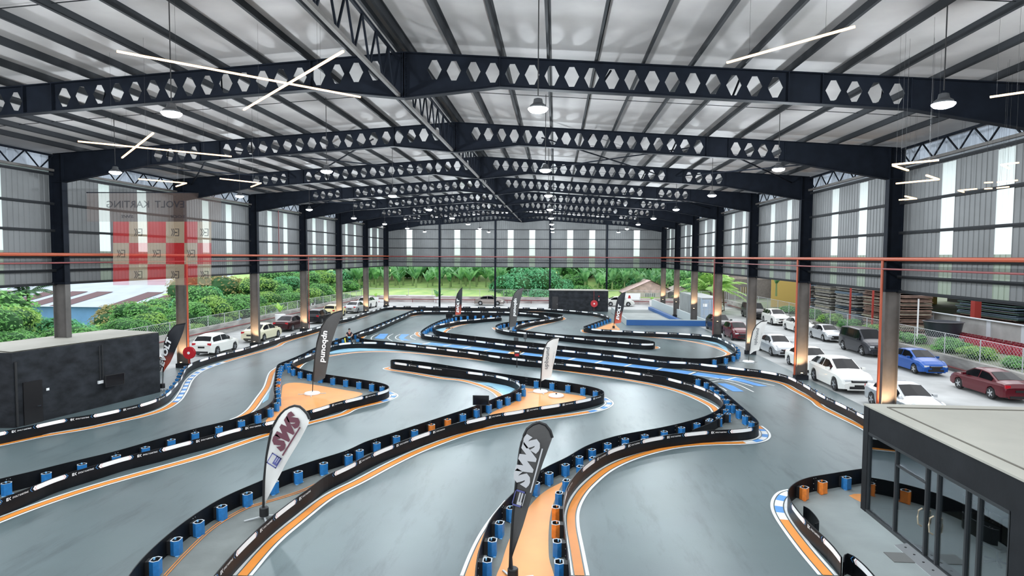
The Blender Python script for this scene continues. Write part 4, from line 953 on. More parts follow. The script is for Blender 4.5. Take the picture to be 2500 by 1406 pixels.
# the seated marshal
def skin(name,chain,mt,par,sub=2):
    vs=[];es=[];rs=[]
    for c in chain:
        prev=None
        for p in c:
            key=tuple(round(x,4) for x in p[:3])
            if key in vs: i=vs.index(key)
            else: vs.append(key); rs.append(p[3]); i=len(vs)-1
            if prev is not None: es.append((prev,i))
            prev=i
    me=bpy.data.meshes.new(name); me.from_pydata(vs,es,[]); me.materials.append(mt); o=link(name,me,par)
    sm_=o.modifiers.new('s','SKIN'); 
    for i,v in enumerate(me.skin_vertices[0].data if me.skin_vertices else []): v.radius=(rs[i],rs[i])
    if not me.skin_vertices:
        pass
    sb=o.modifiers.new('d','SUBSURF'); sb.levels=sub; sb.render_levels=sub; sm_.use_smooth_shade=True
    return o
SKN=mat('skin',(.55,.33,.24),.55); HAIR=mat('hair',(.012,.012,.016),.5)
def person(loc,rz):
    t=thing('person','seated person in dark top and red lanyard, head bowed, at the barrier bend','person',loc,rz)
    # facing -y; seat height .42
    body=[[(0,0,.50,.15),(0,-.01,.66,.15),(0,-.04,.84,.16),(0,-.08,.98,.12),(0,-.12,1.05,.06),(0,-.17,1.13,.055)],
          [(0,-.17,1.13,.055),(0,-.20,1.20,.10),(0,-.22,1.26,.09)],
          [(0,-.08,.98,.12),(.17,-.08,.97,.06),(.26,-.14,.76,.05),(.16,-.36,.66,.038),(.05,-.42,.66,.035)],
          [(0,-.08,.98,.12),(-.17,-.08,.97,.06),(-.26,-.14,.76,.05),(-.16,-.36,.66,.038),(-.06,-.43,.65,.035)],
          [(0,0,.50,.15),(.11,-.02,.48,.09),(.14,-.42,.50,.07),(.15,-.45,.25,.05),(.15,-.44,.07,.04),(.15,-.56,.04,.035)],
          [(0,0,.50,.15),(-.11,-.02,.48,.09),(-.14,-.42,.50,.07),(-.15,-.45,.25,.05),(-.15,-.44,.07,.04),(-.15,-.56,.04,.035)]]
    skin('body',body,SKN,t)
    def gr(ch,d): return [[(x,y,z,r+d) for x,y,z,r in c] for c in ch]
    skin('shirt',gr([body[0][:4],[body[2][0],body[2][1],(.235,-.125,.83,.055)],[body[3][0],body[3][1],(-.235,-.125,.83,.055)]],.014),mat('dark_shirt',(.025,.02,.03),.8),t)
    skin('trousers',gr([[body[4][0],body[4][1],body[4][2],body[4][3],(.15,-.445,.11,.045)],[body[5][0],body[5][1],body[5][2],body[5][3],(-.15,-.445,.11,.045)]],.014),mat('dark_trousers',(.02,.025,.03),.8),t)
    skin('hair',[[(0,-.165,1.21,.10),(0,-.19,1.27,.112),(0,-.225,1.30,.105),(0,-.26,1.29,.08)]],HAIR,t)
    m=MB(); m.bar((.06,-.21,1.02),(.02,-.24,.80),.03,.01); m.bar((-.06,-.21,1.02),(-.02,-.24,.80),.03,.01); m.build('lanyard',mat('lanyard',(.65,.12,.12),.5),t)
    for s in (-1,1): MB().box((s*.15,-.52,.04),(.09,.27,.08)).build('shoe',BLK,t)
    # fingers curled on the cloth
    for s in (-1,1):
        for k in range(4): MB().tube([(s*.05,-.43,.66-.018*k),(s*.015,-.47,.655-.018*k),(s*-.005,-.45,.64-.018*k)],.009,5).build('finger',SKN,t)
        MB().tube([(s*.06,-.42,.68),(s*.03,-.46,.69)],.011,5).build('thumb',SKN,t)
    return t
pp=PZ(853,838); person((pp.x,pp.y,0),.35)
q=thing('stool','small dark stool under the seated person','stool',(pp.x,pp.y,0),.35); MB().box((0,.02,.33),(.36,.36,.05)).build('seat',BLK,q)
for sx in (-1,1):
    for sy in (-1,1): MB().box((sx*.14,.02+sy*.14,.155),(.03,.03,.31)).build('leg',BLK,q)
o=MB().lathe((0,0,.50),[(.02,-.1),(.10,-.02),(.14,.04),(.02,.10)],8).build('blue_cloth',mat('cloth_blue',(.10,.45,.70),.7)); o.location=(pp.x+.18,pp.y-.55,.08); tag(o,'light blue cloth held by the seated person','cloth')
tag(MB().bar((pp.x-.12,pp.y-.62,.0),(pp.x-.2,pp.y-.6,.55),.1,.1).build('warning_baton',mat('yellow_cloth',(.80,.72,.10),.6)),'yellow rolled marshal flag leaning at the knees of the seated person','flag')
for i,(dx,dy) in enumerate(((.8,-.1),(-1.2,.1))):
    o=link('loose_post',POSTB,None,(pp.x+dx,pp.y+dy,0)); tag(o,'loose blue barrier post standing %s of the seated person'%('right' if dx>0 else 'left'),'post')
# ---------------------------------------------------------------- cars
TYRE=mat('tyre',(.015,.015,.016),.8); RIM=mat('alloy',(.50,.51,.53),.3,.8); CGL=mat('car_glass',(.004,.005,.007),.10,spec=.14)
HLT=mat('headlight',(.75,.78,.80),.15,.3); TLT=mat('taillight',(.45,.01,.02),.2); PLT=mat('plate_black',(.01,.01,.01),.4); DRK=mat('car_trim',(.01,.01,.011),.4)
def paint(n,c,me=.2): return mat('car_'+n,c,.32,me,coat=.3,spec=.35)
KIND={
 # length, half width, wheel radius, wheelbase/2, top profile (y,z,half width), belt(y,z), glass: rear base, rear roof, front roof, cowl, pillars
 'sedan':dict(L=4.55,w=.87,R=.32,wb=1.32,top=[(-2.27,.78,.70),(-2.15,.98,.74),(-1.62,1.05,.76),(-.80,1.40,.60),(-.2,1.47,.61),(.35,1.44,.60),(1.20,1.02,.72),(1.85,.90,.72),(2.15,.74,.68),(2.27,.58,.62)],gl=(-1.62,-.80,.35,1.20),belt=.93,pil=(-.25,)),
 'hatch':dict(L=3.95,w=.84,R=.31,wb=1.23,top=[(-1.97,.80,.72),(-1.88,1.02,.74),(-1.50,1.44,.62),(-.6,1.53,.62),(.1,1.50,.61),(1.0,1.06,.70),(1.55,.94,.70),(1.85,.78,.66),(1.97,.6,.6)],gl=(-1.88,-1.50,.1,1.0),belt=.96,pil=(-.55,)),
 'suv':dict(L=4.72,w=.93,R=.37,wb=1.36,top=[(-2.36,.90,.78),(-2.25,1.10,.80),(-1.62,1.58,.62),(-.7,1.67,.64),(.15,1.64,.64),(1.10,1.16,.76),(1.85,1.03,.76),(2.2,.86,.72),(2.36,.64,.66)],gl=(-2.25,-1.62,.15,1.10),belt=1.08,pil=(-.35,)),
 'mpv':dict(L=4.95,w=.93,R=.36,wb=1.5,top=[(-2.47,.95,.80),(-2.42,1.18,.82),(-2.22,1.84,.72),(-1,1.93,.73),(.6,1.90,.72),(1.45,1.22,.80),(2.05,1.06,.80),(2.36,.9,.76),(2.47,.62,.7)],gl=(-2.42,-2.22,.6,1.45),belt=1.10,pil=(-1.15,.1)),
}
def lerp_prof(P,y,k):
    if y<=P[0][0]: return P[0][k]
    for a,b in zip(P,P[1:]):
        if y<=b[0]: f=(y-a[0])/(b[0]-a[0]); return a[k]+(b[k]-a[k])*f
    return P[-1][k]
def car_meshes(kind):
    K_=KIND[kind]; L=K_['L']; W=K_['w']; Rw=K_['R']; wb=K_['wb']; P=K_['top']; ar=Rw+.06
    ys=set(p[0] for p in P)|{-wb,wb}
    for s in (-1,1):
        for a in (0,.25,.5,.75,1): ys.add(round(s*wb+ar*math.cos(math.pi*a),4)); 
    y=-L/2
    while y<L/2: ys.add(round(y,3)); y+=.3
    ys=sorted(ys); ys=[y for i,y in enumerate(ys) if i==0 or y-ys[i-1]>.03]
    def wid(y):
        e=abs(y)/(L/2); return W*(1-.10*max(0,(e-.55)/.45)**2-.05*max(0,(e-.9)/.1)**2)
    def zb(y):
        z=.20+.10*max(0,abs(y)/(L/2)-.8)/.2
        for s in (-1,1):
            d=abs(y-s*wb)
            if d<ar: z=max(z,Rw+math.sqrt(ar*ar-d*d)*1.0)
        return z
    g0,g1,g2,g3=K_['gl']; belt=K_['belt']
    secs=[]
    for y in ys:
        zt=lerp_prof(P,y,1); wt=lerp_prof(P,y,2); w_=wid(y); b=zb(y)
        zbelt=min(belt+.02*(-y),zt-.04); wt=min(wt,w_*.96)
        sec=[(0,.22),(w_*.80,.22),(w_*.80,max(b-.02,.2)),(w_*.985,b),(w_,max(b+.02,.55)),(w_*.985,max(b+.04,zbelt-.12)),(w_*.93,zbelt),(wt,zt-.05),(wt*.80,zt-.005),(wt*.4,zt+.015),(0,zt+.02)]
        secs.append([(x,y,z) for x,z in sec])
    m=MB(); gm=MB(); n=len(secs[0])
    def add(mb,q,mir,mi=0):
        q=[(-a[0],a[1],a[2]) for a in q] if mir else q
        mb.quad(*(q if not mir else q[::-1]),mi)
    pil=K_['pil']
    for i in range(len(secs)-1):
        a,b=secs[i],secs[i+1]
        for j in range(n-1):
            q=[a[j],b[j],b[j+1],a[j+1]]; dark=(j<=1)
            for mir in (0,1): add(m,q[::-1],mir,1 if dark else 0)
    for sec,rev in ((secs[0],0),(secs[-1],1)):
        pts=sec+[(-x,y,z) for x,y,z in sec[::-1][1:-1]]
        m.poly(pts if rev else pts[::-1])
    body=m
    # window glass, a little proud of the body
    def surf(y,t,s):  # t: 0 belt .. 1 roof edge
        zt=lerp_prof(P,y,1); wt=lerp_prof(P,y,2); w_=wid(y); zbelt=min(belt+.02*(-y),zt-.04); wt=min(wt,w_*.96)
        a=Vector((w_*.93,y,zbelt)); b=Vector((wt,y,zt-.05)); p=a.lerp(b,t)+Vector((.012,0,.006)); p.x*=s; return p
    def side(ya,yb):
        N=8
        for i in range(N):
            y0_=ya+(yb-ya)*i/N; y1_=ya+(yb-ya)*(i+1)/N
            for s in (-1,1):
                t0=.10; 
                def top(y):
                    lim=(lerp_prof(P,y,1)-.05-(belt-.02*y))
                    return .90 if lim>.12 else .5
                q=[surf(y0_,t0,s),surf(y1_,t0,s),surf(y1_,top(y1_),s),surf(y0_,top(y0_),s)]
                gm.quad(*(q if s>0 else q[::-1]))
    cuts=[g0+.28 if kind in('sedan',) else g0+.22]+[p for p in pil]+[g3-.28]
    for a,b in zip(cuts,cuts[1:]): side(a+.04,b-.04)
    def topg(ya,yb,k=.86):
        N=4
        def S(y,x):
            zt=lerp_prof(P,y,1); wt=min(lerp_prof(P,y,2),wid(y)*.96)*k
            ax=abs(x); z=zt-.005+(.025)*(1-ax); return Vector((wt*x,y,z+.014))
        for i in range(N):
            a=ya+(yb-ya)*i/N; b=ya+(yb-ya)*(i+1)/N
            for j in range(4):
                x0=-1+j*.5; x1=x0+.5; gm.quad(S(a,x0),S(a,x1),S(b,x1),S(b,x0))
    topg(g0+.06,g1-.04); topg(g2+.05,g3-.06)
    fm=MB(); rm_=MB(); tm=MB(); pm_=MB()
    yf=L/2; wf=wid(yf)
    zl=P[-2][1]-.06
    for s in (-1,1):
        # headlamps wrap the front corners
        fm.poly([(s*(wf*.98),yf-.30,zl+.03),(s*wf*.62,yf-.035,zl-.06),(s*wf*.62,yf-.03,zl-.17),(s*(wf*1.0),yf-.24,zl-.12)][::s])
        fm.box((s*wf*.76,yf-.14,zl-.05),(.30,.22,.10)); fm.box((s*wf*.80,yf-.05,.40),(.12,.08,.07))
        zr=P[1][1]-.12
        rm_.box((s*wf*.83,-yf+.13,zr-.02),(.26,.24,.16))
    tm.box((0,yf-.06,zl-.10),(wf*1.05,.14,.12)); tm2=MB(); tm2.box((0,yf-.04,.36),(wf*1.3,.12,.14)); tm3=MB(); tm3.box((0,-yf+.04,.30),(wf*1.4,.12,.12))
    cm_=MB(); cm_.box((0,yf+.004,zl-.055),(wf*.9,.03,.025))
    pm_.box((0,yf+.015,.46),(.50,.02,.12)); pm_.box((0,-yf-.012,.66 if kind!='sedan' else .62),(.50,.02,.12))
    mm=MB()
    for s in (-1,1): mm.box((s*(W+.06),g3-.42,belt+.08),(.20,.14,.13))
    # wheel
    rot=Matrix.Rotation(math.radians(90),4,'Y'); wm=MB(); wm.lathe((0,0,-.10),[(Rw*.6,0),(Rw*.96,0),(Rw,.03),(Rw,.17),(Rw*.96,.20),(Rw*.6,.20)],24,0,rot)
    rw=MB(); rw.lathe((0,0,-.095),[(Rw*.64,0),(Rw*.64,.19)],20,1,rot)
    for sd in (-1,1):
        for k in range(5):
            a=k*2*math.pi/5
            rw.bar((sd*.101,0,0),(sd*.101,Rw*.62*math.cos(a),Rw*.62*math.sin(a)),.02,.075,0)
        rw.lathe((0,0,sd*.10-.005),[(.06,0),(.06,.01)],10,0,rot)
    return dict(body=body,glass=gm.mesh('windows',CGL,True,40),head=fm.mesh('headlights',HLT),tail=rm_.mesh('taillights',TLT),trim=tm.mesh('grille',DRK),lower=tm2.mesh('lower_grille',DRK),rear=tm3.mesh('rear_diffuser',DRK),chrome=cm_.mesh('chrome_strip',CHR),plate=pm_.mesh('number_plates',PLT),mirror=mm,wheel=wm.mesh('wheel',TYRE,True,40),rim=rw.mesh('rim',[RIM,DRK]),K=K_)
CM={k:car_meshes(k) for k in KIND}
def car(kind,pt,x,y,rz,label,sc=1.05,z=0.0,cat='car',rims=True):
    M=CM[kind]; t=thing('parked_car',label,cat,(x,y,z),rz,'cars in the yard'); t.scale=(sc,sc,sc)
    b=M['body'].build('body',[pt,DRK],t,True,32); link('windows',M['glass'],t); link('headlights',M['head'],t); link('taillights',M['tail'],t); link('grille',M['trim'],t); link('lower_grille',M['lower'],t); link('rear_diffuser',M['rear'],t); link('chrome_strip',M['chrome'],t); link('number_plates',M['plate'],t); M['mirror'].build('mirrors',pt,t)
    K_=M['K']
    for s in (-1,1):
        for q in (-1,1):
            w_=link('wheel',M['wheel'],t,(s*(K_['w']-.105),q*K_['wb'],K_['R'])); link('rim',M['rim'],w_)
    return t
W_=paint('pearl_white',(.74,.74,.70),0); SV=paint('silver',(.48,.50,.52),.6); CR=paint('cream',(.66,.62,.45),0); BK=paint('black',(.012,.012,.016),.2); BG=paint('burgundy',(.095,.004,.011),.2); BL=paint('blue',(.006,.075,.33),.3); GR=paint('dark_grey',(.022,.024,.032),.3); MR=paint('maroon',(.03,.003,.006),.2); BR_=paint('bronze',(.26,.22,.20),.5); YL=paint('pale_yellow',(.70,.60,.30),0)
PI=math.pi
# right yard, near lane (facing the viewer)
car('sedan',SV,17.75,32.0,PI,'silver sedan half hidden by the glass cabin roof, nearest car at right')
car('suv',W_,17.45,38.4,PI,'white sport utility car with black grille beside the second near right column',1.04)
car('sedan',W_,18.0,44.3,PI,'white sedan behind the second near right column, next behind the white sport utility')
car('sedan',SV,18.1,51.1,PI,'silver sedan behind the white feather flag at right')
car('hatch',BG,17.6,60.2,PI,'dark red hatchback right of the fourth right column')
car('suv',BK,17.6,66.6,PI,'black car parked beside the grey shipping container')
# right yard, far lane along the fence
car('sedan',MR,26.4,30.0,0,'very dark red car cut by the right edge of the view')
car('sedan',BG,25.2,36.9,0,'dark red sedan seen from behind along the right fence',1.03)
car('sedan',BL,25.3,44.4,PI,'bright blue sedan along the right fence',1.03)
car('mpv',GR,25.6,52.2,PI,'large dark grey people carrier along the right fence',1.07)
car('sedan',SV,26.0,60.3,PI,'silver sedan behind the large dark grey people carrier',1.0)
car('sedan',W_,26.0,66.9,PI,'white sedan half behind the second near right column, along the fence')
car('suv',W_,26.2,74.3,PI,'white car with black roof along the right fence')
car('mpv',BK,25.9,81.5,PI,'black people carrier along the fence, far right yard',1.04)
car('sedan',W_,23.5,92.0,PI,'small looking white car alone at the far end of the right yard')
# left yard (facing away)
car('hatch',W_,-27.15,46.8,0,'white hatchback seen from behind, nearest clear car on the left')
car('sedan',CR,-27.2,54.6,0,'cream white sedan behind the third left column')
car('sedan',MR,-27.9,62.2,0,'dark burgundy sedan between the third and fourth left columns')
car('hatch',BK,-27.6,69.3,0,'small black car right of the fourth left column')
car('hatch',YL,-28.3,76.2,0,'pale yellow hatchback behind the tip of the grey feather flag')
car('sedan',SV,-27.6,82.3,0,'silver sedan right of the fifth left column')
car('suv',W_,-28.3,90.0,0,'white sport utility car behind the sixth left column',1.03)
car('hatch',GR,-27.2,37.2,0,'dark car with five spoke wheels behind the left feather flag')
# far road
car('sedan',BR_,-10.6,97.6,-PI/2,'bronze grey car driving past behind the far wall posts')
car('sedan',W_,10.2,98.5,-PI/2,'white car beyond the far black cabin, mostly hidden')
wc=[o for o in C.objects if o.get('label','').startswith('white sedan behind the second')][0]
m=MB(); put_text(m,'L',lambda u,v:(.89,-.15+u,.60+v),.32,.36,.05); m.build('learner_letter',BLK,wc)
# ---------------------------------------------------------------- ground outside
def terr(name,mt,f,x0,x1,y0,y1,nx,ny,kind='structure'):
    m=MB(); 
    for i in range(nx):
        for j in range(ny):
            q=[(x0+(x1-x0)*(i+a)/nx,y0+(y1-y0)*(j+b)/ny) for a,b in ((0,0),(1,0),(1,1),(0,1))]
            m.quad(*[(x,y,f(x,y)) for x,y in q])
    o=m.build(name,mt,None,True); 
    if kind=='structure': struct(o)
    return o
m=MB(); m.quad((-33.2,-10,-.03),(28.2,-10,-.03),(28.2,102.5,-.03),(-33.2,102.5,-.03))
yard=m.build('yard_ground',YARD); tag(yard,'pale concrete yard around the open hall','ground',None,'structure')
GRASS=mat('meadow',(.46,.58,.20),.9,noise=.25,nscale=.5,bump=.4,bscale=6,col2=(.24,.44,.12)); DIRT=mat('leafy_ground',(.05,.11,.03),.9,noise=.4,nscale=.6)
terr('hill_ground',GRASS,lambda x,y:.9+max(0,(y-103))*.10+.15*math.sin(x*.21)+.15*math.sin(x*.07+y*.1),-70,60,102.9,150,40,16)
def zleft(x,y): return .9-max(0,(-33.6-x))*.26+ .2*math.sin(y*.2)
terr('left_slope_ground',DIRT,zleft,-33.6,-75,-5,103,16,24)
terr('low_ground',DIRT,lambda x,y:-9.5,-420,-75,-40,420,4,4)
def zright(x,y): return .93+max(0,x-28.2)*.03
terr('neighbour_ground',mat('neighbour_soil',(.20,.20,.17),.9,noise=.35,nscale=.5,col2=(.10,.16,.05)),zright,28.2,80,-5,103,12,20)
# retaining walls and chain link fences
def fence(name,label,pts,h,zf,base_h,side=1,pitch=3.0):
    t=thing(name,label,'fence',(0,0,0)); 
    for a,b in zip(pts,pts[1:]):
        a=Vector(a);b=Vector(b);L_=(b-a).length;n=max(1,int(L_/pitch))
        for i in range(n+1):
            p=a.lerp(b,i/n); z=zf; MB().tube([(p.x,p.y,z),(p.x,p.y,z+h)],.035,6).build('post',GALV,t)
        MB().tube([(a.x,a.y,zf+h),(b.x,b.y,zf+h)],.022,6).build('top_rail',GALV,t)
        # wire mesh: thin diagonal wires
        m=MB(); dz=.28; u=-h; d=(b-a).normalized()
        while u<L_:
            for sg in (1,-1):
                u0,u1=u,u+h; z0,z1=(0,h) if sg>0 else (h,0)
                if u0<0: z0+=sg*(-u0); u0=0
                if u1>L_: z1-=sg*(u1-L_); u1=L_
                if u1>u0:
                    p=a+d*u0;q=a+d*u1; m.bar((p.x,p.y,zf+z0),(q.x,q.y,zf+z1),.008,.008)
            u+=dz
        m.build('wire_mesh',GALV,t)
    return t
def lowwall(label,pts,h,th,mt=CONC,z0=-.05,name='retaining_wall'):
    t=thing(name,label,'wall',(0,0,0)); m=MB()
    for a,b in zip(pts,pts[1:]): m.bar((a[0],a[1],z0+(h-z0)/2),(b[0],b[1],z0+(h-z0)/2),th,h-z0)
    m.build('wall_body',mt,t); return t
lowwall('weathered concrete wall along the left fence behind the parked cars',[(-33.3,-5),(-33.3,102.6)],.95,.3)
fence('chain_link_fence','chain link fence along the left yard in front of the trees',[(-33.3,-5),(-33.3,102.6)],1.05,.9,0,pitch=2.9)
PINKC=mat('pinkish_concrete',(.48,.42,.41),.85,noise=.35,nscale=1.1,stretch=(.6,.6,2),bump=.2,bscale=6)
lowwall('pinkish stained concrete wall across the far end of the yard',[(-33.3,102.6),(28.2,102.6)],1.0,.3,PINKC)
fence('chain_link_fence','chain link fence across the far end of the yard before the meadow',[(-33.3,102.6),(28.2,102.6)],1.3,.95,0,pitch=4)
lowwall('concrete kerb wall along the right fence',[(28.0,-5),(28.0,102.6)],.98,.45)
fence('chain_link_fence','chain link fence along the right yard',[(28.05,20),(28.05,101)],1.5,.98,0,pitch=3.6)
t=pipe('ground_pipe','red brown pipe on short stands along the far yard wall',[(-30,100.9,.55),(8,100.9,.55),(28,100.9,.55)],.07,PIPER,'pipe')
for x in range(-28,28,4): MB().box((x,100.9,.27),(.08,.08,.5)).build('stand',PIPER,t)
pipe('ground_pipe','red brown pipe along the foot of the right retaining wall',[(27.7,20,.25),(27.7,100,.25)],.06,PIPER,'pipe')
t=pipe('ground_pipe','red brown pipe along the foot of the left retaining wall',[(-32.9,10,.5),(-32.9,100,.5)],.06,PIPER,'pipe')
# plants -------------------------------------------------------------
def leafmat(n,a,b):
    m=bpy.data.materials.new(n); m.use_nodes=True; t=m.node_tree; bs=t.nodes['Principled BSDF']; out=t.nodes['Material Output']
    oi=t.nodes.new('ShaderNodeObjectInfo'); g=t.nodes.new('ShaderNodeNewGeometry'); ad=t.nodes.new('ShaderNodeMath'); ad.operation='MULTIPLY_ADD'
    cr=t.nodes.new('ShaderNodeValToRGB'); cr.color_ramp.elements[0].color=a+(1,); cr.color_ramp.elements[1].color=b+(1,)
    t.links.new(g.outputs['Random Per Island'],ad.inputs[0]); ad.inputs[1].default_value=.7; 
    m2=t.nodes.new('ShaderNodeMath'); m2.operation='MULTIPLY'; m2.inputs[1].default_value=.3; t.links.new(oi.outputs['Random'],m2.inputs[0]); t.links.new(m2.outputs[0],ad.inputs[2])
    t.links.new(ad.outputs[0],cr.inputs['Fac']); t.links.new(cr.outputs['Color'],bs.inputs['Base Color']); bs.inputs['Roughness'].default_value=.55
    tl=t.nodes.new('ShaderNodeBsdfTranslucent'); t.links.new(cr.outputs['Color'],tl.inputs['Color']); mx=t.nodes.new('ShaderNodeMixShader'); mx.inputs[0].default_value=.35
    t.links.new(bs.outputs[0],mx.inputs[1]); t.links.new(tl.outputs[0],mx.inputs[2]); t.links.new(mx.outputs[0],out.inputs['Surface']); return m
LF={'mid':leafmat('leaf_mid',(.09,.30,.07),(.34,.72,.22)),'lime':leafmat('leaf_lime',(.18,.42,.07),(.55,.80,.22)),'teal':leafmat('leaf_teal',(.06,.32,.14),(.28,.75,.38)),
    'dark':leafmat('leaf_dark',(.02,.09,.03),(.10,.26,.09)),'ochre':leafmat('leaf_ochre',(.22,.20,.06),(.55,.48,.20)),'ban':leafmat('leaf_banana',(.04,.20,.07),(.32,.62,.27))}
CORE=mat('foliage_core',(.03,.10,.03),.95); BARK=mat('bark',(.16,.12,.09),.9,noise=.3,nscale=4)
def leafblob(n,ls,seed,lumps=9,flat=.8):
    rr=random.Random(seed); m=MB(); cs=[(Vector((0,0,0)),.72)]
    for i in range(lumps):
        a=rr.random()*6.283; e=rr.uniform(-.2,1.1); r=.55; cs.append((Vector((r*math.cos(a)*math.cos(e),r*math.sin(a)*math.cos(e),r*flat*math.sin(e))),rr.uniform(.30,.48)))
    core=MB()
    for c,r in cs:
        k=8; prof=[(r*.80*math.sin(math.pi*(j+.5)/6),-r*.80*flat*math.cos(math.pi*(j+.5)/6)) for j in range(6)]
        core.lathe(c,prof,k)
    for i in range(n):
        c,r=rr.choice(cs); z=rr.uniform(-.5,1); a=rr.random()*6.283; h=math.sqrt(max(0,1-z*z)); d=Vector((h*math.cos(a),h*math.sin(a),z*flat))
        p=c+d*(r*rr.uniform(.82,1.08))
        nrm=(d+Vector((rr.uniform(-.6,.6),rr.uniform(-.6,.6),rr.uniform(0,.9)))).normalized()
        u=nrm.orthogonal().normalized(); u.rotate(Matrix.Rotation(rr.random()*6.283,3,nrm)); v=nrm.cross(u); s=ls*rr.uniform(.6,1.3)
        m.poly([p-u*s*.5,p-v*s*.28+nrm*s*.06,p+u*s*.6-nrm*s*.12,p+v*s*.28+nrm*s*.06])
    return m,core
def treeproto(seed,n,ls,lumps):
    m,c=leafblob(n,ls,seed,lumps); return m,c
TB=[treeproto(s,n,l,k) for s,n,l,k in ((1,2600,.085,9),(2,2600,.085,11),(3,3400,.07,12))]
TM={}
def tree(x,y,z,sx,sz,col,v,label,group,trunk=True,name='tree',cat='tree'):
    key=(v,col)
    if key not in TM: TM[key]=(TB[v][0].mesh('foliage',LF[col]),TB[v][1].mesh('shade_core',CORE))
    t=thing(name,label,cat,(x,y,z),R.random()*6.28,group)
    f=link('foliage',TM[key][0],t,(0,0,0)); c=link('branches',TM[key][1],t,(0,0,0));  # dark core lumps stand in for the shade inside the crown
    for o in (f,c): o.scale=(sx,sx*R.uniform(.9,1.1),sz)
    if trunk: MB().tube([(0,0,-sz*1.0-1.0),(0,0,0)],[.22,.14],7).build('trunk',BARK,t)
    return t
# left hillside, crowns below and at eye level
spots=[]
rr=random.Random(11)
def crown(px,py,X,r,rz,col,v,label,grp):
    p=PX(px,py,X); tree(p.x,p.y,p.z-rz*.75,r,rz,col,v,label,grp)
def proj(p):
    v=Vector(p)-EYE; z=v.dot(AF); return 1250+F_PX*v.dot(AR)/z
def lin(T,x):
    if x<=T[0][0]: return T[0][1]
    for (a,b),(c,d) in zip(T,T[1:]):
        if x<=c: return b+(d-b)*(x-a)/(c-a)
    return T[-1][1]
TOPL=[(-200,690),(0,702),(60,722),(95,760),(150,778),(210,790),(265,765),(310,728),(345,712),(390,715),(425,725),(450,672),(480,655),(520,662),(560,690),(600,672),(640,648),(1000,640)]
FENL=[(0,868),(400,800),(620,757),(740,737),(900,712)]
LFN={'mid':'mid green','lime':'yellow green','teal':'blue green','dark':'dark green','ochre':'ochre tinted'}
rr=random.Random(21)
for X,fr,r,stp,cols in ((-35.7,.93,1.5,2.3,('lime','mid','lime')),(-37.6,.60,2.5,3.4,('lime','mid','mid')),(-42,.27,3.6,4.4,('mid','lime','mid','teal')),(-48.5,.03,5.0,6.2,('mid','teal','lime','ochre'))):
    Y=24.0; i=0
    while Y<122:
        x=X+rr.uniform(-1.3,1.3)*(0 if X>-36 else 1); px=proj((x,Y,2)); T=lin(TOPL,px); Fz=lin(FENL,px); py=T+(fr+rr.uniform(-.10,.10)*(fr>.1))*(Fz-T); s_=r*rr.uniform(.68,1.22)
        v_=ray(px,py); z=CAM_H+v_.z*(Y/v_.y); rz=s_*rr.uniform(.7,.95); col=cols[i%len(cols)]
        if 470<px<560 and X<-45: col='ochre'
        w_=('beside the first left column' if px<130 else 'behind the black cabin' if px<300 else 'before the blue factory' if px<440 else 'between second and third left columns' if px<615 else 'between third and fourth left columns' if px<740 else 'between fourth and fifth left columns' if px<830 else 'between the farthest left columns')
        row={-35.7:'low beside the fence',-37.6:'by the fence',-42:'in the middle row',-48.5:'in the back row'}[X]
        tree(x,Y,z-rz*.72,s_,rz,col,rr.randrange(3),'%s leafy tree %s, %s'%(LFN[col],w_,row),'leafy trees beyond the left fence')
        Y+=stp*rr.uniform(.85,1.15)*(.8+Y/220); i+=1
# far hillside
for i in range(34):
    x=-50+i*3.1; y=127+4*math.sin(i*2.1)
    tree(x,y,6.5+1.2*math.sin(i*1.7),4.6,5.2,('dark','mid','dark','teal')[i%4],i%3,'tall dark tree at the back of the far hillside above the banana plants','dark trees at the top of the far hillside')
for i,(px,py,Y,r,rz,col,v) in enumerate([(1240,700,111,4.6,4.8,'teal',0),(1285,688,112,5.4,5.6,'teal',1),(1325,690,112,4.6,5.2,'teal',2),(1250,726,107,3.8,3.2,'mid',0),(1305,726,107,4.0,3.2,'teal',1),(1370,705,113,3.8,3.8,'teal',0),(1420,715,111,3.2,3.0,'mid',1),(1435,722,108,2.0,2.2,'lime',2),(1400,690,116,3.4,3.6,'mid',0),(1650,690,112,3.6,4.0,'mid',1),(1675,705,108,3.0,3.4,'mid',0),(960,735,106,2.2,1.6,'teal',0),(1000,738,106,2.2,1.4,'lime',1),(1045,738,106,2.2,1.4,'teal',2),(1150,738,106,2.4,1.4,'lime',0),(1190,735,106,2.2,1.5,'teal',1),(1340,738,105,2.2,1.4,'teal',0),(1560,700,114,3.6,3.6,'teal',2),(1500,690,116,4,4,'mid',1),(1880,655,108,4.2,3.2,'mid',0),(1800,660,112,4.6,3.6,'dark',1),(1850,668,116,4.4,3.4,'mid',2),(1740,670,112,4.2,4.2,'lime',0)]):
    p=PY(px,py,Y); where='centre, the big round bush mass' if 1220<px<1350 else ('along the low fence, left half' if px<1200 else ('right of the bush mass' if px<1460 else ('behind the houses at right' if px>1600 else 'behind the far black cabin')))
    tree(p.x,p.y,p.z-rz*.2,r,rz,col,v,'%s bush on the far hillside, %s'%(LFN[col],where),'bushes on the far hillside',False,'bush','bush')
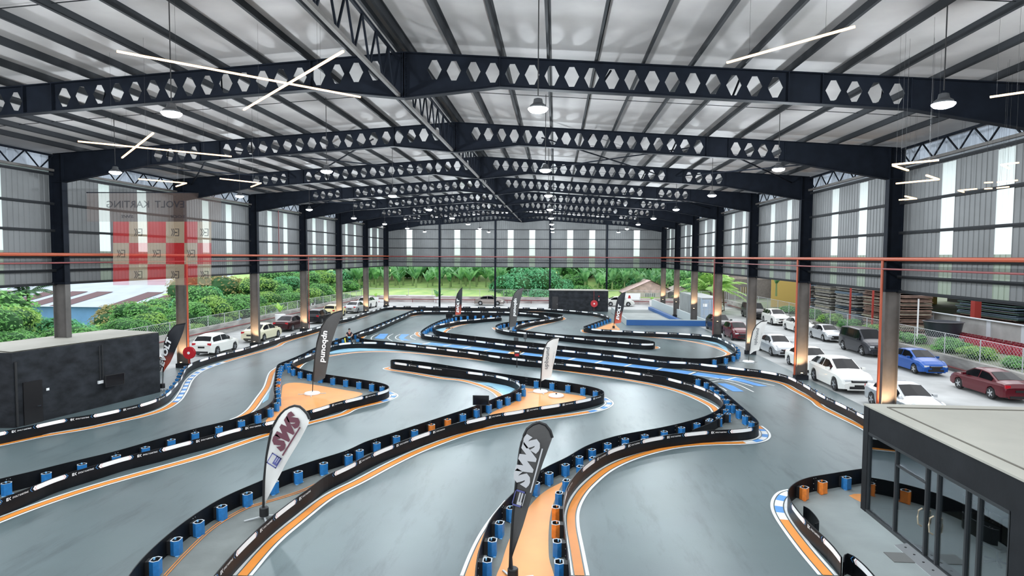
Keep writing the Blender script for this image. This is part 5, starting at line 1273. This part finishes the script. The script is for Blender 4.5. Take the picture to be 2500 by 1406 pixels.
# banana plants
def banana(seed,nl,H,mt='ban'):
    rr=random.Random(seed); m=MB()
    for i in range(nl):
        a=rr.random()*6.283; el=rr.uniform(.85,1.45); Ln=H*rr.uniform(.6,1.0); d=Vector((math.cos(a),math.sin(a),0)); s=Vector((-d.y,d.x,0)); prev=None; n=6
        for j in range(n+1):
            f=j/n; p=Vector((0,0,H*.35))+d*(Ln*f*math.cos(el)*(1+.3*f))+Vector((0,0,Ln*(f*math.sin(el)-.28*f*f*f))); w_=Ln*.13*math.sin(math.pi*min(1,f*.85+.12))
            cur=(p-s*w_-Vector((0,0,w_*.3)),p,p+s*w_-Vector((0,0,w_*.3)))
            if prev: m.quad(prev[0],cur[0],cur[1],prev[1]); m.quad(prev[1],cur[1],cur[2],prev[2])
            prev=cur
    return m.mesh('leaves',LF[mt])
BN=[banana(s,9,3.2) for s in (1,2,3)]; STM=MB().tube([(0,0,-.6),(0,0,1.3)],[.14,.09],7).mesh('stem',mat('banana_stem',(.22,.30,.12),.7))
rr=random.Random(5)
for i in range(120):
    row=i%4; x=-38+ (i//4)*2.3+rr.uniform(-.8,.8); Y=111.5+row*3.2+rr.uniform(-1,1)
    if x>-9 and x<5 and row<3: continue
    z=.9+(Y-103)*.10
    o=thing('banana_plant','broad leaved banana plant on the far hillside %s'%('left of the round bush mass' if x<-5 else 'right of the round bush mass'),'plant',(x,Y,z),rr.random()*6,'banana plants on the far hillside')
    s=rr.uniform(1.05,1.6); l_=link('leaves',BN[i%3],o); st=link('stem',STM,o); l_.scale=st.scale=(s,s,s)
def single_banana(px,py,Y,s,label):
    p=PY(px,py,Y); o=thing('banana_plant',label,'plant',(p.x,p.y,p.z)); l_=link('leaves',BN[0],o); st=link('stem',STM,o); l_.scale=st.scale=(s,s,s)
single_banana(1895,712,82,1.0,'banana plant with upright leaves behind the right fence beside the shed'); single_banana(1070,742,103.8,.9,'pale banana plant by the far wall left of the EVOLT feather flag')
single_banana(1630,712,107,1.2,'banana plant seen between the last two right columns'); single_banana(1470,712,107,1.1,'banana plant right behind the far black cabin')
# coconut palms
def palm(px,py,Y,s,label,nl=16):
    rr=random.Random(px); p=PY(px,py,Y); o=thing('palm_tree',label,'palm',(p.x,p.y,p.z)); m=MB()
    for i in range(nl):
        a=rr.random()*6.283; el=rr.uniform(.1,1.3); d=Vector((math.cos(a),math.sin(a),0)); sd_=Vector((-d.y,d.x,0)); Ln=3.6*s
        for j in range(22):
            f=(j+1)/22; q=d*(Ln*f*math.cos(el))+Vector((0,0,Ln*(f*math.sin(el)-.55*f*f))); w_=.75*s*math.sin(math.pi*min(1,f*.9+.08))
            for g in (-1,1): m.poly([q,q+d*.10,q+sd_*(g*w_)+d*.35*s+Vector((0,0,-.35*w_)),q+sd_*(g*w_*.5)+Vector((0,0,-.05))])
    m.build('fronds',LF['lime' if px>1000 else 'dark'],o); MB().tube([(0,0,0),(.2,0,-3.5),(.1,0,-7)],[.12,.15,.2],8).build('trunk',BARK,o)
palm(1735,706,88,1.5,'coconut palm with long fronds behind the fourth right column'); palm(1765,700,92,1.3,'second coconut palm behind the grey container'); palm(68,715,52,1.0,'coconut palm left of the first left column')
for px,q in ((965,'far left of the hillside'),(1155,'leaning pair member left of the pale trunk'),(1163,'leaning pair member nearest the pale trunk'),(1155+22,'pale straight one right of the leaning pair')):
    p=PY(px,662,124); tag(MB().tube([(p.x-.8,p.y,2.5),(p.x,p.y,9.5)],[.22,.14],8).build('bare_trunk',mat('pale_bark',(.45,.34,.28),.9)),'bare tree trunk on the far hillside, '+q,'trunk')
# potted plants and banners on the far yard, left planter
def planter(px,py,Y,label,wd=.9,hh=.9,s=.8,z=0):
    p=PY(px,py,Y); o=thing('planter',label,'planter',(p.x,p.y,z)); MB().lathe((0,0,0),[(wd*.42,0),(wd*.5,hh)],16).build('pot',WHITEP,o,True,40); l_=MB(); 
    f=link('foliage',banana(px,10,1.3*s,'lime'),o,(0,0,hh-.3))
planter(1592,740,99,'round white pot with a small palm near the ramp at right'); planter(1066,745,101.3,'white pot at the far wall left of the far EVOLT feather flag'); planter(918,744,100,'white square looking pot with a bright plant left of the last left column'); planter(684,772,68,'grey pot with a bush beside the parked burgundy car',1.2,1.0,1.3)
for px,py,Y,q in ((932,738,102.38,'left of the last left column'),(1544,724,102.38,'right of the far black cabin')):
    p=PY(px,py,Y); o=thing('yard_banner','white banner with a red emblem on the far wall '+q,'banner',(p.x,p.y,p.z),0,'yard banners'); MB().box((0,0,0),(2.6,.04,1.1)).build('cloth',STRIPW,o); mm=MB(); mm.box((-1.2,-.02,-p.z/2-.02),(.05,.05,p.z)); mm.build('pole',GALV,o); mm=MB(); mm.box((1.2,-.02,-p.z/2-.02),(.05,.05,p.z)); mm.build('pole',GALV,o); m=MB(); m.fill([(0,0),(.25,.0),(.12,.5),(-.12,.5),(-.25,0)]); m.xf(lambda v:Vector((v.x-.5,-.03,v.y-.3))); m.build('emblem',RED,o)
# ---------------------------------------------------------------- ramp area at right
RB=mat('ramp_blue',(.02,.10,.30),.5); RG=mat('ramp_pale_grey',(.45,.50,.50),.6)
t=thing('ramp_wall','low blue and grey wall enclosing the ramp floor behind the right hairpin','wall',(0,0,0))
def seg(a,b,z0,z1,mt,th=.2): MB().bar((a[0],a[1],(z0+z1)/2),(b[0],b[1],(z0+z1)/2),th,z1-z0).build('wall_panel',mt,t)
c0=PZ(1538,800); c1=PZ(1727,803); seg((8.2,70.6),(17.4,70.6),0,.62,RB); seg((8.2,70.6),(17.4,70.6),.62,.72,RG)
seg((8.0,86.5),(8.2,70.6),0,.75,RG); seg((8.12,86.5),(8.32,70.6),0,.60,RB)
m=MB(); m.poly([(14.5,93,0),(17.1,70.75,0),(17.1,70.75,.72),(14.5,93,1.5)]); m.poly([(14.7,93,0),(14.7,93,1.5),(17.3,70.75,.72),(17.3,70.75,0)]); m.poly([(14.5,93,1.5),(17.1,70.75,.72),(17.3,70.75,.72),(14.7,93,1.5)]); m.poly([(14.5,93,0),(14.5,93,1.5),(14.7,93,1.5),(14.7,93,0)]); m.build('wall_panel',RG,t); seg((14.2,92.5),(14.9,70.8),0,.40,RB,.5)
m=MB(); m.quad((8.3,70.7,.02),(14.8,70.7,.02),(14.2,86,.02),(8.2,86,.02)); tag(m.build('ramp_floor',mat('ramp_floor_paint',(.38,.41,.40),.6,noise=.12,nscale=.6)),'pale painted ramp floor behind the right hairpin, inside the blue wall','floor',None,'structure')
# shipping container
CT=mat('container_grey',(.38,.40,.40),.55,noise=.12,nscale=1); CT2=mat('container_blue_grey',(.36,.44,.54),.5)
t=thing('shipping_container','long grey shipping container with blue grey doors behind the right columns','container',(19.0,82.2,0))
m=MB(); m.box((0,0,1.45),(2.35,12.9,2.7)); m.box((0,0,2.86),(2.45,13.1,.1)); m.build('body',CT,t)
for s in (-1,1):
    m=MB()
    for i in range(44): m.box((s*1.19,-6.3+.293*i,1.45),(.06,.14,2.5))
    m.box((s*1.16,0,1.45),(.02,12.9,2.5)); m.build('ribbed_side',CT,t)
for s in (-1,1):
    MB().box((s*.59,-6.5,1.45),(1.1,.08,2.5)).build('door',CT2,t); d=t.children[-1]
    m=MB()
    for x in (.25,.85): m.tube([(s*x,-6.58,.3),(s*x,-6.58,2.6)],.03,6)
    for z in (.7,1.5,2.2): m.box((s*.59,-6.55,z),(1.05,.02,.05))
    m.build('lock_rods',GALV,d)
MB().box((-.75,-6.57,2.0),(.5,.02,.35)).build('white_placard',STRIPW,t)
m=MB()
for x in (-1.18,1.18): m.box((x,-6.5,1.45),(.12,.14,2.8))
m.build('corner_posts',CT2,t)
# ---------------------------------------------------------------- neighbour yard at right
PANW=mat('grey_wall_panel',(.42,.42,.41),.8,noise=.15,nscale=1); PIL=mat('pale_render',(.62,.66,.70),.8)
t=thing('boundary_wall','grey plastered wall with pale vertical strips in the neighbouring yard','wall',(0,0,0)); m=MB(); m.bar((34,44,2.05),(34,66,2.05),.2,1.9); m.bar((34,30,2.05),(34,44,2.05),.2,1.9); m.build('wall_body',PANW,t)
m=MB()
for i in range(10): m.box((33.87,32+3.6*i,2.05),(.06,.45,1.9))
m.box((33.9,48,3.02),(.35,36,.06)); m.build('pale_strips',PIL,t)
# open shed with timber
t=thing('timber_shed','dark open shed with red posts beyond the right fence','shed',(38,30,0)); RP=mat('red_oxide',(.45,.05,.04),.6)
m=MB(); m.box((9,28,7.4),(20,66,.3)); m.build('roof',CT,t); m=MB(); m.box((18,28,3.5),(.3,66,7.5)); m.build('back_wall',mat('shed_dark',(.02,.02,.02),.9),t); m=MB(); m.box((3,57,3.5),(22,.3,7.5)); m.build('end_wall',mat('shed_yellow',(.60,.42,.12),.8),t)
for y in (4,15,26,37,48): MB().box((-1.2,y,3.7),(.55,.55,7.2)).build('post',RP,t)
for y in (26,29.6,34,44): MB().box((-8.1,y,3.7),(.14,.14,7.2)).build('thin_post',RP,t)
TIM=[mat('timber_a',(.30,.29,.27),.9,noise=.3,nscale=3),mat('timber_b',(.22,.14,.11),.9,noise=.3,nscale=3),mat('timber_c',(.40,.36,.28),.9,noise=.25,nscale=3),mat('timber_green',(.08,.14,.12),.8),mat('timber_blue',(.20,.28,.36),.8)]
rr=random.Random(3)
for i,(y,Ls,pal,h) in enumerate(((38,8,(3,3,1),3.2),(47,9,(3,1,3),3.4),(57,8,(3,4,1),3.2),(57.2,3.0,(1,1,2),3.6),(60.8,3.2,(1,2,1),3.8),(66,5.0,(0,4,0),4.6),(71.6,4.4,(0,0,2),4.8),(76.8,4.4,(0,4,0),4.8))):
    nm=['green painted boards, nearest','green painted boards, second','green and blue boards, third','brown beams','brown beams next to the grey stack','grey blue boards','grey shuttering boards','grey boards, farthest'][i]
    q=thing('timber_stack','tall stack of %s beyond the right fence'%nm,'timber stack',(39.5 if i<3 else 31.7,y,1.3 if i<3 else 1.02),0,'timber stacks in the shed'); z=0
    lay=[MB() for _ in TIM]
    while z<h:
        th=rr.uniform(.05,.16); k=rr.choice(pal)
        for j in range(2): 
            w_=rr.uniform(.8,1.0)*Ls; lay[k].box((rr.uniform(-.15,.15),rr.uniform(-.2,.2),z+th/2),(2.6,w_,th*.8))
        if rr.random()<.3: z+=.08
        z+=th
    big=MB(); mats=[]
    for k,l_ in enumerate(lay):
        if l_.v:
            n0=len(big.v); big.v+=l_.v; big.f+=[tuple(a+n0 for a in f) for f in l_.f]; big.m+=[len(mats)]*len(l_.f); mats.append(TIM[k])
    o=big.build('boards',mats,q)
# gas cylinders
CYL=MB().lathe((0,0,0),[(.14,0),(.15,.04),(.15,.62),(.12,.72),(.05,.76),(.05,.80)],12).mesh('cylinder_body',mat('gas_red',(.42,.03,.06),.45),True,40); CRG=MB().lathe((0,0,.76),[(.10,0),(.10,.12)],10).mesh('collar',mat('gas_collar',(.16,.01,.02),.5),True,40)
for i in range(44):
    for j in range(2):
        o=thing('gas_cylinder','small dark red gas cylinder in the %s row before the grey plastered wall'%('front' if j==0 else 'back'),'gas cylinder',(32.1+.6*j+rr.uniform(-.05,.05),37.5+i*.36,zright(32,40)+.0),0,'red gas cylinders')
        link('cylinder_body',CYL,o); link('collar',CRG,o)
        o.scale=(1.15,1.15,1.0)
p=PX(2273,815,30.4); t=thing('water_trough','large round black tub standing on a slab beyond the right fence','tub',(p.x+.9,p.y,zright(31,50)+.55)); MB().lathe((0,0,0),[(1.15,0),(1.35,1.15),(1.45,1.2),(1.3,1.22),(1.1,.9)],24).build('shell',mat('tub_black',(.02,.025,.035),.4),t,True,40); MB().box((0,0,-.3),(3,3,.6)).build('slab',CONC,t)
p=PX(2240,800,29); tag(MB().tube([(p.x,p.y,1.4),(p.x,p.y,4.6)],.06,8).build('white_pole',WHITEP),'tall thin white pole beyond the right fence beside the black tub','pole')
for i,(x,y,s,c) in enumerate([(28.9,62,1.0,'mid'),(29.2,58,.9,'lime'),(29,55,.8,'mid'),(29.1,51.5,.9,'mid'),(29.3,47,1.1,'mid'),(29.2,44,.9,'lime'),(29.4,40.5,.8,'mid'),(29.3,37.5,.8,'lime'),(29.0,72,1.2,'mid'),(29,66,1.2,'lime'),(29,78,1.0,'mid'),(37,69,2.0,'lime')]):
    tree(x,y,zright(x,y)+.3*s,1.5*s,.9*s,c,i%3,'low green weed bush growing behind the right fence' if i<11 else 'slender green shrub in front of the timber stacks','weeds behind the right fence',False,'bush','bush')
# houses at the far right
def house(x,y,w_,d_,h,rh,label,wc,rc):
    t=thing('house',label,'house',(x,y,0)); WL=mat('house_wall_'+wc[0],wc[1],.8,noise=.15); RF=mat('house_roof_'+rc[0],rc[1],.7,noise=.3,nscale=1.5)
    MB().box((0,0,h/2),(w_,d_,h)).build('walls',WL,t); m=MB()
    m.quad((-w_/2-.5,-d_/2-.6,h-.1),(0,-d_/2-.6,h+rh),(0,d_/2+.6,h+rh),(-w_/2-.5,d_/2+.6,h-.1)); m.quad((0,-d_/2-.6,h+rh),(w_/2+.5,-d_/2-.6,h-.1),(w_/2+.5,d_/2+.6,h-.1),(0,d_/2+.6,h+rh)); m.poly([(-w_/2,-d_/2,h),(w_/2,-d_/2,h),(0,-d_/2,h+rh-.1)]); m.build('roof',RF,t)
    q=MB(); q.box((0,-d_/2-.02,h*.55),(1.8,.06,1.3)); o=q.build('window',GLASS,t); q=MB()
    for k in range(6): q.box((-.9+.36*k,-d_/2-.07,h*.55),(.05,.04,1.3))
    q.build('window_bars',WHITEP,o)
house(31.5,107,8.5,8,4.3,1.8,'old house with pale gable and barred window behind the right yard',('grey',(.20,.18,.17)),('rust',(.42,.36,.33)))
house(40.0,105,8,8,3.9,1.5,'second old house with rusty pale roof beside the timber shed',('brown',(.28,.22,.18)),('pale',(.50,.44,.40)))
house(16.2,110,8.5,9,1.8,2.1,'low house with streaked pinkish roof beyond the far wall at right',('plaster',(.5,.45,.42)),('pink',(.55,.40,.37)))
house(21.0,108,3.6,8,2.0,1.0,'small dark gabled outhouse beside the pinkish roof',('dark',(.09,.08,.085)),('pale',(.50,.44,.40)))
# factory below the hillside at left
t=thing('factory','long low factory with pale blue walls and white roof with brown strips, far left','building',(-112,120,-9.5)); FB=mat('factory_blue',(.16,.36,.60),.6,noise=.15,nscale=.3); FR_=mat('factory_roof',(.36,.43,.50),.5,noise=.08,nscale=.3); FBR=mat('roof_brown_strip',(.10,.045,.05),.7)
MB().box((0,25,3.2),(72,50,6.4)).build('walls',FB,t); m=MB(); m.quad((-37,-1,6.4),(37,-1,6.4),(37,25,10.6),(-37,25,10.6)); m.quad((-37,25,10.6),(37,25,10.6),(37,51,6.4),(-37,51,6.4)); m.build('roof',FR_,t)
for i in range(11):
    x=-30+6.1*i
    m=MB()
    if i%4!=3: m.quad((x,-.5,6.52),(x+3.9,-.5,6.52),(x+3.9,13,8.76),(x,13,8.76)); m.build('roof_strip',FBR,t)
MB().box((-8,-.05,1.2),(30,.1,2.4)).build('dark_openings',BLK,t)
t=thing('factory','white factory hall behind the brown striped roof, far left','building',(-95,200,-9.5)); MB().box((0,0,5),(120,40,9)).build('walls',mat('white_building',(.72,.72,.72),.7),t); m=MB(); m.quad((-61,-21,9),(61,-21,9),(61,0,13.5),(-61,0,13.5)); m.quad((-61,0,13.5),(61,0,13.5),(61,21,9),(-61,21,9)); m.build('roof',FR_,t)
t=thing('building','white town building with small windows on the horizon at left','building',(-150,300,-6)); MB().box((0,0,6),(50,10,16)).build('walls',mat('white_building',(.72,.72,.72),.7),t); m=MB()
for i in range(12): m.box((-20+3.5*i,-5.02,9),(1.4,.1,1.6))
m.build('windows',BLK,t)
for i in range(14):
    x=-330+i*22; tree(x,330+20*math.sin(i),3.5+2*math.sin(i*2.2),14,8,('mid','teal','dark')[i%3],i%3,'distant tree on the horizon beyond the factories','distant trees at left',False)
for i in range(5):
    tree(-52-6*i,150+6*i,-1+.5*i,7,5,('mid','lime')[i%2],i%3,'tree between the factory and the meadow hillside','trees beside the factory',False)
# ---------------------------------------------------------------- window reflection of a red and cream wall, built as an added see-through sheet in front of the left wall
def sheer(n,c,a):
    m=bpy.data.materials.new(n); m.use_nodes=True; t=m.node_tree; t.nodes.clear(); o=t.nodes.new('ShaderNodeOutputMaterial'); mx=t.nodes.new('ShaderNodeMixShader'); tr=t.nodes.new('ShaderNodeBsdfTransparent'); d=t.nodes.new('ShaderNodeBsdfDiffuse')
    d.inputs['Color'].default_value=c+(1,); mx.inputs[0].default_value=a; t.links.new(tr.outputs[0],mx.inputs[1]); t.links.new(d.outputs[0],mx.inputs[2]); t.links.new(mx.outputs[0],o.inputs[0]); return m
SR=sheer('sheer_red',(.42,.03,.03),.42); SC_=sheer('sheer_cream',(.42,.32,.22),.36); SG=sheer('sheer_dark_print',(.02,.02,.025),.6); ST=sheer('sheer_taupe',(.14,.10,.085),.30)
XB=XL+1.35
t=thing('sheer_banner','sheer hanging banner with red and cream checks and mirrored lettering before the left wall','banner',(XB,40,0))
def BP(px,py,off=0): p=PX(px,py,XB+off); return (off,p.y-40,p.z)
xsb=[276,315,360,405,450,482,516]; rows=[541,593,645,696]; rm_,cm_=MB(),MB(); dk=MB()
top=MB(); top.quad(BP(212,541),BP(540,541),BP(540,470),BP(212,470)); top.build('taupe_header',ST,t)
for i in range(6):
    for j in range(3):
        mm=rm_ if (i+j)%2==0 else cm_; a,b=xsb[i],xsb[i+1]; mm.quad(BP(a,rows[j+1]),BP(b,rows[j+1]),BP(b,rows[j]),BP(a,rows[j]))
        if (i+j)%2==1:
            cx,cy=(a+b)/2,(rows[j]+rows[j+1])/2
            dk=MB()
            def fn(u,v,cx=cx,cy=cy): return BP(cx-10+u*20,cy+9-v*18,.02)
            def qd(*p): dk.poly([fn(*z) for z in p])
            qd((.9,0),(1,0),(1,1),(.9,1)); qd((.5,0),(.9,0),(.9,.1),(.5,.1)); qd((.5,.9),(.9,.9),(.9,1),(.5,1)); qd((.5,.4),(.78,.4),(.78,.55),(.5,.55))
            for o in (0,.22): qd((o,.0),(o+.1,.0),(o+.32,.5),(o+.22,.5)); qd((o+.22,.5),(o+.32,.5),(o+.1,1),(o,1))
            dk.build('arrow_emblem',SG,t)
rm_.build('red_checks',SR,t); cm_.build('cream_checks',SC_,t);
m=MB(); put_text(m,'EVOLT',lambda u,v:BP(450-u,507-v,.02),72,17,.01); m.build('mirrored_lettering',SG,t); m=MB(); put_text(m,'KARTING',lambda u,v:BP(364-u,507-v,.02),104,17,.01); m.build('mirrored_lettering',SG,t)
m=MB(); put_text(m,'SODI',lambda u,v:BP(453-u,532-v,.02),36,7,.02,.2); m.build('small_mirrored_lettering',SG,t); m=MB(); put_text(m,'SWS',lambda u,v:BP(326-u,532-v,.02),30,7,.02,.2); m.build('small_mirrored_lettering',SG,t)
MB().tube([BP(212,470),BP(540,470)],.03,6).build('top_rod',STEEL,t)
